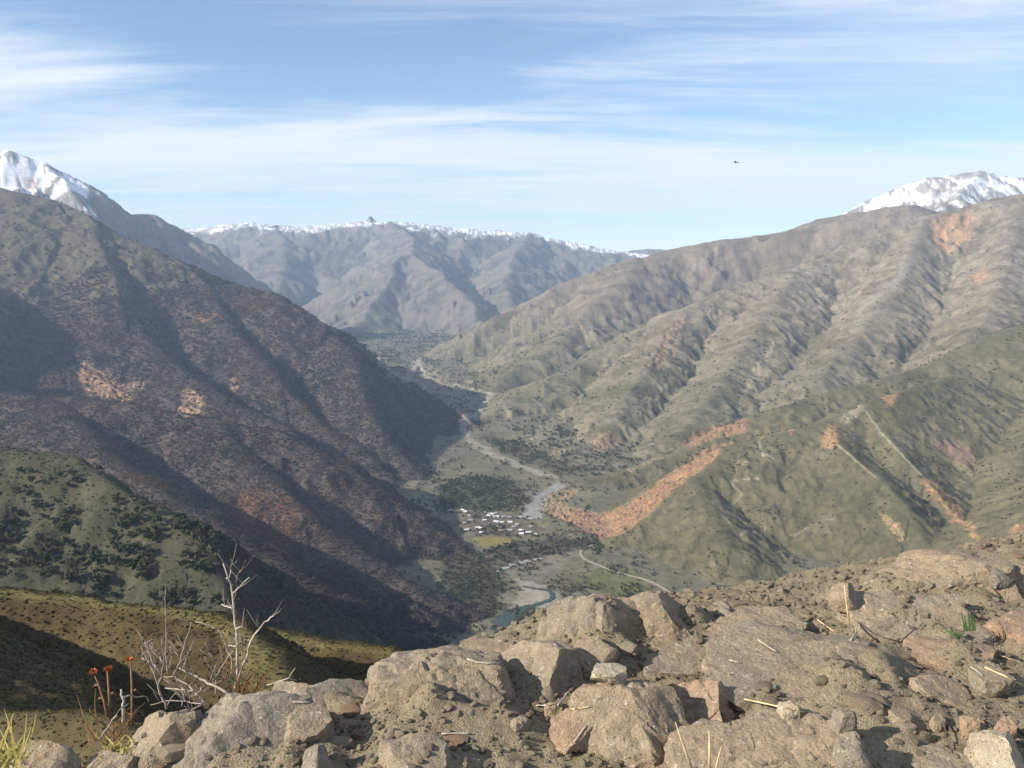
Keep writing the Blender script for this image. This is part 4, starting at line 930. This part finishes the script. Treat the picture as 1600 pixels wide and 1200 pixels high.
def rocks(want_big):
    new_mounds = []
    for i, (nm, u0, v0, u1, v1, colr, lab, fac, turn) in enumerate(ROCKS):
        um = (u0 + u1) / 2; big = (u1 - u0) >= 86
        if big != want_big: continue
        fr = fcast(um, min(v1, 1235)) if big else scast(um, min(v1, 1235)); w = (u1 - u0) / F * fr.y
        dep = w * (0.8 if big else 0.85); Dc = fr.y + dep * (0.38 if big else 0.25)
        if big:
            top = P(um, v0, Dc); zb = min(float(fg_z(top.x, Dc)), fr.z) - 0.06 - 0.1 * w
        else:                                          # small stones sit on the soil or on the rock below them
            top = P(um, v0, Dc); zb = fr.z - 0.35 * (top.z - fr.z)
        hgt = max(top.z - zb, 0.03)
        if big: new_mounds.append((top.x + 0.1 * w, Dc + 0.1 * dep, max(w * 0.72, 0.07), min((top.z - zb - 0.06) * (0.2 if 'pyramid' in lab else 0.52), 0.17)))
        me = rock_mesh(nm, 300 + i * 7, (w * 0.56, dep * 0.6, hgt * 0.60), M_ROCK[colr], 3 if big else 5, 5 if w > 0.3 else 4, 1.35, fac)
        zs = np.array([v.co.z for v in me.vertices]); hx = np.array([v.co.x for v in me.vertices])
        o = bpy.data.objects.new(nm, me); COL.objects.link(o)
        o.location = (top.x, Dc, top.z - zs.max()); o.rotation_euler = (0, 0, turn)
        o.scale = (w / max(hx.max() - hx.min(), 1e-3) * (1.34 if big else 1.1), 1, 1)
        tag(o, lab, 'boulder' if nm == 'boulder' else 'rock', 'rocks along the edge')
    MOUNDS.extend(new_mounds)
rocks(True)
fg_ground()

from mathutils.bvhtree import BVHTree
def surface_tree():
    vs, fs = [], []
    for o in COL.objects:
        if o.type == 'MESH' and o.name.split('.')[0] in ('ground', 'rock', 'boulder'):
            M = Matrix.LocRotScale(o.location, o.rotation_euler, o.scale); k = len(vs)
            vs += [M @ v.co for v in o.data.vertices]; fs += [tuple(i + k for i in p.vertices) for p in o.data.polygons]
    return BVHTree.FromPolygons(vs, fs)
SURF = surface_tree()
def scast(u, v):
    """line of sight through a pixel onto the rocks or soil of the edge"""
    h = SURF.ray_cast(Vector((0, 0, 0)), px_dir(u, v), 9.0)
    return h[0] if h[0] is not None else fcast(u, v)
rocks(False)
SURF = surface_tree()
def gravel():
    r = np.random.default_rng(9)
    st = bpy.data.objects.new('stone', rock_mesh('stone', 901, (.5, .42, .34), M_ROCK['pale'], 6, 2)); COL.objects.link(st)
    p = fcast(742, 1172); st.location = p; st.scale = (.035,) * 3; tag(st, 'single pale pebble on the gravel below the domed boulder', 'stone')
    st2 = bpy.data.objects.new('stone', rock_mesh('stone', 907, (.5, .36, .3), M_ROCK['grey'], 7, 2)); COL.objects.link(st2)
    p = fcast(1402, 1160); st2.location = p; st2.scale = (.04,) * 3; tag(st2, 'single grey pebble on the gravel below the deep shadow', 'stone')
    st3 = bpy.data.objects.new('stone', rock_mesh('stone', 911, (.5, .4, .3), M_ROCK['tan'], 7, 3)); COL.objects.link(st3)
    p = fcast(1442, 1150); st3.location = p; st3.scale = (.06,) * 3; tag(st3, 'single tan cobble on the gravel above the low grey rock', 'stone')
    st4 = bpy.data.objects.new('stone', rock_mesh('stone', 919, (.5, .45, .34), M_ROCK['red'], 7, 3)); COL.objects.link(st4)
    p = fcast(560, 1150); st4.location = p; st4.scale = (.055,) * 3; tag(st4, 'single reddish cobble on the gravel left of the domed boulder', 'stone')
    n = 42000
    x = r.uniform(-2.3, 3.3, n); y = r.uniform(2.3, 5.2, n)
    keep = (y - np.interp(x, LIP[:, 0], LIP[:, 1]) < 0.35) & (fbm(x / .5, y / .5, 3, 303) + 0.5 * r.normal(size=n) > -0.25)
    x, y = x[keep], y[keep]; s = 0.007 + 0.030 * r.random(len(x)) ** 4
    s[r.random(len(x)) < 0.012] *= 2.0
    o = scatter('gravel', np.stack([x, y, fg_z(x, y) + s * .1], -1), s, np.zeros((len(x), 3)), [st, st2], 'loose gravel and grit strewn between the rocks', 'gravel', 6)
    n = 1300
    x = r.uniform(-2.1, 3.2, n); y = r.uniform(2.4, 5.1, n)
    keep = (y - np.interp(x, LIP[:, 0], LIP[:, 1]) < 0.25) & (fbm(x / .8, y / .8, 3, 309) + 0.3 * r.normal(size=n) > 0.12)
    x, y = x[keep], y[keep]; s = 0.03 + 0.11 * r.random(len(x)) ** 3
    scatter('rubble', np.stack([x, y, fg_z(x, y) - s * .12], -1), s, np.zeros((len(x), 3)), [st, st2, st3, st4], 'broken rubble half buried in the soil of the edge', 'rubble', 8, .8)
gravel()

# ------------------------------------------------------------------ sticks, stalks, grass, dead shrubs
def tube(name, pts, rad, mat, parent=None, sides=6):
    v, f = tube_geo(pts, rad, sides); return mesh_obj(name, v, f, mat, parent, True)
def lying(pix, lift=0.012):
    
    fine = []
    for (a, b), (c, d) in zip(pix[:-1], pix[1:]):
        for k in range(3): fine.append((a + (c - a) * k / 3, b + (d - b) * k / 3))
    fine.append(pix[-1]); pts = [scast(u, v) for u, v in fine]
    D0, D1 = min(pts[0].y, pts[-1].y), max(pts[0].y, pts[-1].y)
    ends = (pts[0], pts[-1]); out = []
    for i, p in enumerate(pts):                       # straight between its ends, never inside the rock
        t = i / (len(pts) - 1); q = ends[0].lerp(ends[1], t); d = px_dir(*fine[i]); q = d * (min(q.y, p.y) / d.y); out.append(q + Vector((0, -lift * .5, lift)))
    return out
STICKS = [
    ('stick', [(690, 1148), (714, 1147), (738, 1148)], .006, M_STICK, 'bleached stick lying on the gravel below the domed boulder'),
    ('stick', [(1184, 1001), (1198, 1010), (1213, 1020)], .006, M_STICK, 'short white stick slanting on the slab near the lip'),
    ('stick', [(1139, 1033), (1157, 1037)], .006, M_STICK, 'stubby white stick end left of the largest slab'),
    ('stalk', [(1163, 1094), (1205, 1103), (1255, 1114)], .006, M_STRAW, 'long straw stalk under the front of the largest slab'),
    ('stick', [(1329, 1002), (1337, 990), (1339, 973)], .007, M_STICK, 'bent pale stick standing in the dry litter'),
    ('stalk', [(1275, 968), (1288, 977), (1303, 988)], .005, M_STRAW, 'straw stalk lying left of the bent pale stick'),
    ('stick', [(897, 1161), (907, 1147), (916, 1134)], .006, M_STICK, 'pale stick pointing up beside the reddish wedge'),
    ('stick', [(871, 1104), (881, 1092), (890, 1079)], .006, M_STICK, 'pale stick crossing the hollow under the sloping boulder'),
    ('stalk', [(892, 1109), (908, 1108), (923, 1105)], .005, M_STRAW, 'yellow straw lying across the hollow'),
    ('stick', [(838, 1104), (853, 1103), (866, 1101)], .006, M_STICK, 'bleached stick along the foot of the sloping boulder'),
    ('stick', [(1513, 1041), (1524, 1048), (1535, 1056)], .005, M_STICK, 'short white stick above the flat grey slab'),
    ('stalk', [(1538, 1044), (1570, 1058), (1604, 1076)], .006, M_STRAW, 'long fallen stalk running off the right border'),
    ('stalk', [(1560, 1026), (1585, 1034), (1606, 1042)], .008, M_STRAW, 'broad dry leaf stalk above the long fallen stalk'),
    ('stick', [(730, 1031), (745, 1036), (762, 1038), (782, 1037)], .006, M_STICK, 'curved pale stick on the flat tan slab'),
    ('twig', [(1343, 974), (1360, 988), (1380, 997), (1406, 1004)], .005, M_DARKTWIG, 'thin dark twig arching over the dry litter'),
    ('twig', [(1475, 1130), (1478, 1155), (1487, 1178)], .005, M_DARKTWIG, 'dark twig on the gravel by the small tan stone'),
    ('twig', [(1548, 918), (1555, 925), (1562, 932)], .006, M_DARKTWIG, 'dark twig on the big humped boulder right flank'),
    ('stick', [(458, 1098), (472, 1099), (486, 1099)], .006, M_STICK, 'short pale stick on the grey angular rock'),
]
def sticks():
    for nm, pix, rad, mat, lab in STICKS:
        pts = lying(pix, rad * 0.8); rad *= 0.55
        tag(tube(nm, pts, [rad] + [rad * .9] * (len(pts) - 2) + [rad * .5], mat), lab, nm)
    for pix, rad, lab in [([(1327, 976), (1323, 945), (1319, 914)], .004, 'upright dry grass stem beside the small perched stone'),
                          ([(1082, 1204), (1068, 1165), (1055, 1128)], .004, 'dry grass stem leaning left at the bottom border'),
                          ([(1108, 1206), (1109, 1175), (1108, 1142)], .0045, 'straight dry grass stem at the bottom border'),
                          ([(1118, 1206), (1122, 1185), (1128, 1165)], .003, 'short dry grass stem right of the straight one')]:
        D = fcast(*[(min(a, 1600), min(b, 1200)) for a, b in pix][0]).y * 0.93
        tag(tube('dry_straw', [P(u, v, D) for u, v in pix], [rad, rad * .8, rad * .35], M_STRAW, None, 5), lab, 'straw')
sticks()

def z7(p): return (120 + p[0] * .2125, 870 + p[1] * .2125)
def shrub(name, D, label, cat, stems, base):
    e = empty(name, P(*z7(base), D)); o = e.location.copy(); r = random.Random(len(stems))
    for nm, pts, r0, r1, mat, dd in stems:
        w = []
        for i, p in enumerate(pts):
            w.append(P(*z7(p), D + dd * i / max(len(pts) - 1, 1)) - o)
        fine = []
        for a, b in zip(w[:-1], w[1:]):
            for k in range(3):
                t = k / 3; q = a.lerp(b, t); q += Vector((r.uniform(-1, 1), r.uniform(-1, 1), r.uniform(-1, 1))) * .0035 * (0 if k == 0 else 1); fine.append(q)
        fine.append(w[-1]); n = len(fine)
        k_ = 0.8 if nm == 'stem' else 0.6; r0 *= k_; r1 *= k_
        tube(nm, fine, [r0 + (r1 - r0) * i / (n - 1) for i in range(n)], mat, e, 6)
        if len(stems) > 4 and len(pts) > 2:
            for k in range(3 if len(pts) < 5 else 5):
                a = fine[r.randrange(2, n)]; d = Vector((r.uniform(-1, 1), r.uniform(-.6, .6), r.uniform(.1, 1))).normalized(); L = r.uniform(.025, .085)
                tube('twig', [a, a + d * L * .5 + Vector((0, 0, L * .06)), a + d * L + Vector((r.uniform(-.01, .01), 0, L * .25))], [.0017, .0013, .0007], M_TWIG, e, 4)
    return tag(e, label, cat)
def shrubs():
    S, T = M_STICK, M_TWIG
    shrub('dead_shrub', 3.35, 'tall bleached dead shrub with one upright stem behind the dark boulder', 'shrub', [
        ('stem', [(1150, 1060), (1150, 1020), (1185, 900), (1180, 750), (1175, 600), (1160, 450), (1145, 270), (1125, 180), (1075, 50)], .0105, .003, S, .05),
        ('branch', [(1145, 270), (1200, 220), (1270, 150)], .006, .003, S, -.06), ('branch', [(1125, 150), (1130, 110), (1135, 62)], .004, .002, S, .04),
        ('branch', [(1125, 180), (1098, 155)], .005, .003, S, 0), ('branch', [(1150, 380), (1105, 362), (1062, 350)], .005, .003, S, .05), ('branch', [(1170, 190), (1180, 130), (1198, 98)], .003, .0015, T, -.05),
        ('branch', [(1185, 900), (1240, 760), (1280, 620), (1380, 480), (1447, 436)], .008, .004, S, -.1), ('branch', [(1280, 620), (1240, 605), (1190, 628)], .004, .003, T, .05),
        ('branch', [(1290, 600), (1340, 575)], .004, .002, T, .05), ('branch', [(1172, 530), (1195, 516), (1218, 514)], .005, .003, S, -.03), ('branch', [(1178, 660), (1145, 657), (1112, 655)], .005, .003, S, .03),
        ('branch', [(1165, 1000), (1135, 860), (1140, 760), (1100, 660), (1060, 560), (1030, 525), (950, 500), (870, 480)], .006, .002, T, .12),
        ('branch', [(1225, 1020), (1222, 900), (1215, 700), (1210, 640)], .004, .002, T, .08), ('branch', [(1200, 850), (1260, 735)], .003, .002, T, .1),
        ('branch', [(1010, 905), (1070, 800), (1130, 715), (1190, 625)], .004, .002, T, -.1)], (1150, 1060))
    st = [('branch', [(1120, 1010), (1030, 955), (940, 910), (850, 865), (752, 820)], .011, .005, S, .05), ('branch', [(945, 1090), (900, 1030), (860, 985), (760, 975), (650, 965)], .009, .004, S, .1),
          ('branch', [(860, 985), (800, 930), (720, 880), (640, 880)], .006, .003, T, .1), ('branch', [(660, 1120), (610, 1000), (590, 920), (540, 800), (500, 720), (470, 650)], .008, .003, T, .05),
          ('branch', [(600, 950), (625, 860), (640, 780), (625, 600)], .006, .0025, T, -.05), ('branch', [(672, 860), (650, 720), (655, 500), (648, 300)], .005, .0015, T, .1),
          ('branch', [(712, 885), (745, 800), (785, 680), (840, 478)], .006, .003, T, .05), ('branch', [(780, 820), (820, 700), (862, 600)], .004, .002, T, .1), ('branch', [(610, 865), (560, 790), (498, 632)], .006, .002, T, .12),
          ('branch', [(540, 800), (490, 740), (420, 690)], .003, .002, T, -.1), ('branch', [(790, 1165), (840, 1130), (940, 1085)], .008, .006, S, .05), ('branch', [(640, 800), (600, 700), (500, 625)], .004, .002, T, .1),
          ('branch', [(730, 880), (760, 960), (790, 1040), (770, 1100)], .004, .003, T, -.1), ('branch', [(820, 990), (830, 1060), (855, 1140)], .004, .003, T, .06), ('branch', [(940, 1085), (800, 1060), (650, 1060), (540, 1090)], .005, .002, T, .15),
          ('branch', [(1020, 1010), (1025, 900), (1010, 850)], .004, .002, T, .1), ('branch', [(930, 950), (900, 1000), (940, 985)], .004, .002, S, .1), ('branch', [(985, 900), (1020, 790), (1050, 740)], .003, .0015, T, .1),
          ('branch', [(670, 860), (690, 760), (700, 700)], .003, .0015, T, .1), ('branch', [(650, 1110), (700, 1030), (760, 1000), (850, 1050)], .004, .002, T, .2), ('branch', [(480, 745), (520, 760)], .005, .004, S, 0)]
    shrub('dead_shrub', 3.3, 'low tangle of broken grey branches left of the tall dead shrub', 'shrub', st, (700, 1130))
    shrub('dead_twig', 3.05, 'forked bleached twig standing between the rust flower stalks', 'twig', [('stem', [(345, 1230), (342, 1120), (335, 1030), (325, 975)], .009, .004, S, .02), ('branch', [(335, 1035), (370, 1022), (430, 1032), (510, 1028), (527, 1062)], .006, .003, S, .08)], (345, 1230))
    shrub('dead_twig', 2.95, 'bare twig reaching out left of the grey angular rock', 'twig', [('stem', [(180, 1330), (260, 1200), (330, 1110), (380, 1080)], .005, .003, T, .1)], (180, 1330))
    e = shrub('dead_twig', 3.4, 'forked twig leaning over the grey angular rock', 'twig', [('stem', [(1350, 960), (1450, 930), (1560, 892), (1605, 820)], .004, .002, S, -.1), ('branch', [(1560, 892), (1620, 908)], .003, .002, S, 0)], (1350, 960))
    for lab, pts, head in [('rust-headed dry flower stalk, furthest left of three', [(225, 1180), (200, 1060), (155, 920), (125, 862)], (120, 846)),
                           ('upright rust-headed dry flower stalk, middle of three', [(245, 1230), (240, 1100), (235, 980), (225, 842)], (228, 822)),
                           ('taller dry flower stalk with small rust head beside the forked twig', [(405, 1230), (406, 1100), (405, 950), (396, 775)], (390, 748))]:
        e = empty('flower_stalk', P(*z7(pts[0]), 3.1)); o = e.location.copy(); w = [P(*z7(p), 3.1 + .02 * i) - o for i, p in enumerate(pts)]
        tube('stem', w, [.005, .0045, .004, .003], M_STALK, e, 5)
        hd = mesh_obj('seed_head', *head_geo(len(lab)), M_SEED, e); hd.location = P(*z7(head), 3.16) - o; hd.scale = (.42, .42, .36)
        for k in range(3):
            sg = random.choice((-1, 1)); g_ = random.uniform(.4, .8); t = w[1].lerp(w[2], random.uniform(-.6, .9)); leaf_v = [t, t + Vector((.02 * sg, 0, .004)) * g_, t + Vector((.04 * sg, .01, random.uniform(-.03, .02))) * g_, t + Vector((.018 * sg, .004, .014)) * g_]
            mesh_obj('dry_leaf', leaf_v, [(0, 1, 2, 3)], M_DRYLEAF, e)
        tag(e, lab, 'flower stalk')
def head_geo(seed):
    r = np.random.default_rng(seed); vs, fs = [], []
    for i in range(60):
        a = r.random() * 6.28; h = r.random(); d = np.array((math.cos(a) * .026 * math.sqrt(1 - (h - .3) ** 2), math.sin(a) * .026, (h - .5) * .03)); t = r.normal(size=3) * .009; b = r.normal(size=3) * .007; k = len(vs)
        vs += [tuple(d - t), tuple(d + b), tuple(d + t), tuple(d * 1.25 - b)]; fs.append((k, k + 1, k + 2, k + 3))
    return vs, fs
shrubs()

def blade(base, direction, length, width, bend, segs=4):
    vs, fs = [], []; d = Vector(direction).normalized(); side = d.cross(Vector((0, -1, 0.1))).normalized()
    for i in range(segs + 1):
        t = i / segs; p = Vector(base) + d * (length * t) + Vector((bend[0] * t * t, bend[1] * t * t, -abs(bend[2]) * t * t)); w = width * (1 - t ** 1.5) * .5 + .0006
        vs += [p - side * w + Vector((0, -w * .3, 0)), p + side * w + Vector((0, -w * .3, 0))]
        if i: fs.append((2 * i - 2, 2 * i - 1, 2 * i + 1, 2 * i))
    return vs, fs
def tuft(name, u, v, D, n, L, width, mat, label, cat, spread, seed):
    e = empty(name, P(u, v, D)); r = random.Random(seed)
    for i in range(n):
        vv, ff = blade((r.uniform(-1, 1) * spread * .35, r.uniform(-1, 1) * spread * .35, 0), (r.uniform(-.7, .7), r.uniform(-.5, .5), 1), L * r.uniform(.45, 1.1), width, (r.uniform(-.05, .05), r.uniform(-.04, .04), r.uniform(0, .05)))
        mesh_obj('blade', vv, ff, mat, e, True)
    return tag(e, label, cat)
tuft('grass_tuft', 4, 1200, 2.62, 46, .19, .005, M_YGRASS, 'tall yellow grass tuft in the bottom left corner', 'grass tuft', .16, 1)
tuft('grass_tuft', 188, 1176, 2.85, 40, .06, .005, M_YGRASS, 'low mossy yellow tuft at the foot of the grey rock', 'grass tuft', .16, 2)
tuft('grass_tuft', 1392, 1000, 4.0, 26, .07, .004, M_STRAW, 'dry straw litter between the grey slab and the largest slab', 'grass tuft', .3, 3)
tuft('grass_tuft', 385, 1085, 3.36, 30, .2, .003, M_DRYLEAF, 'rusty dry weed tuft right of the tall dead stem', 'grass tuft', .12, 4)
tuft('grass_tuft', 168, 1165, 3.0, 26, .2, .003, M_DRYLEAF, 'thin rusty weeds around the flower stalks', 'grass tuft', .14, 5)
def green_tuft():
    D = fcast(1514, 990).y * .97; e = empty('leaf_tuft', P(1514, 988, D))
    for (u0, v0, u1, v1) in [(1508, 985, 1503, 957), (1511, 986, 1508, 962), (1515, 986, 1514, 952), (1520, 985, 1518, 956), (1523, 985, 1522, 961), (1496, 996, 1472, 981), (1504, 992, 1482, 986)]:
        a, b = P(u0, v0, D) - e.location, P(u1, v1, D) - e.location
        vv, ff = blade(a, b - a, (b - a).length, .009, (0, .01, 0)); mesh_obj('leaf', vv, ff, M_GREEN, e, True)
    tag(e, 'small green strap-leaved tuft growing among the rocks', 'plant')
green_tuft()

# ------------------------------------------------------------------ a bird far out over the valley
def bird():
    m = plain('dark_feathers', (.03, .028, .026)); e = empty('bird', P(1150, 254, 150))
    n, k = 9, 8; vs, fs = [], []
    prof = [.0, .05, .085, .1, .095, .075, .05, .035, .01]
    for i in range(n):
        for j in range(k):
            a = 6.283 * j / k; vs.append(((i - 4) * .075, prof[i] * math.cos(a), prof[i] * math.sin(a) * .9))
        if i:
            for j in range(k): fs.append(((i - 1) * k + j, (i - 1) * k + (j + 1) % k, i * k + (j + 1) % k, i * k + j))
    mesh_obj('body', vs, fs, m, e, True)
    for s in (-1, 1):
        w = [(.16, s * .05, .03), (-.06, s * .05, .03), (.2, s * .32, .13), (-.02, s * .32, .13), (.08, s * .68, .10), (-.04, s * .66, .10)]; w2 = [(x, y, z + .012) for x, y, z in w]
        mesh_obj('wing', w + w2, [(0, 2, 3, 1), (2, 4, 5, 3), (6, 7, 9, 8), (8, 9, 11, 10), (0, 6, 8, 2), (2, 8, 10, 4), (1, 3, 9, 7), (3, 5, 11, 9), (4, 10, 11, 5)], m, e)
    mesh_obj('tail', [(-.28, -.03, 0), (-.28, .03, 0), (-.45, .07, 0), (-.45, -.07, 0), (-.28, -.03, .01), (-.28, .03, .01), (-.45, .07, .008), (-.45, -.07, .008)], [(0, 1, 2, 3), (7, 6, 5, 4), (0, 4, 5, 1), (2, 6, 7, 3)], m, e)
    e.rotation_euler = (R(20), R(-25), R(20)); tag(e, 'small dark bird gliding alone in the sky', 'bird')
bird()
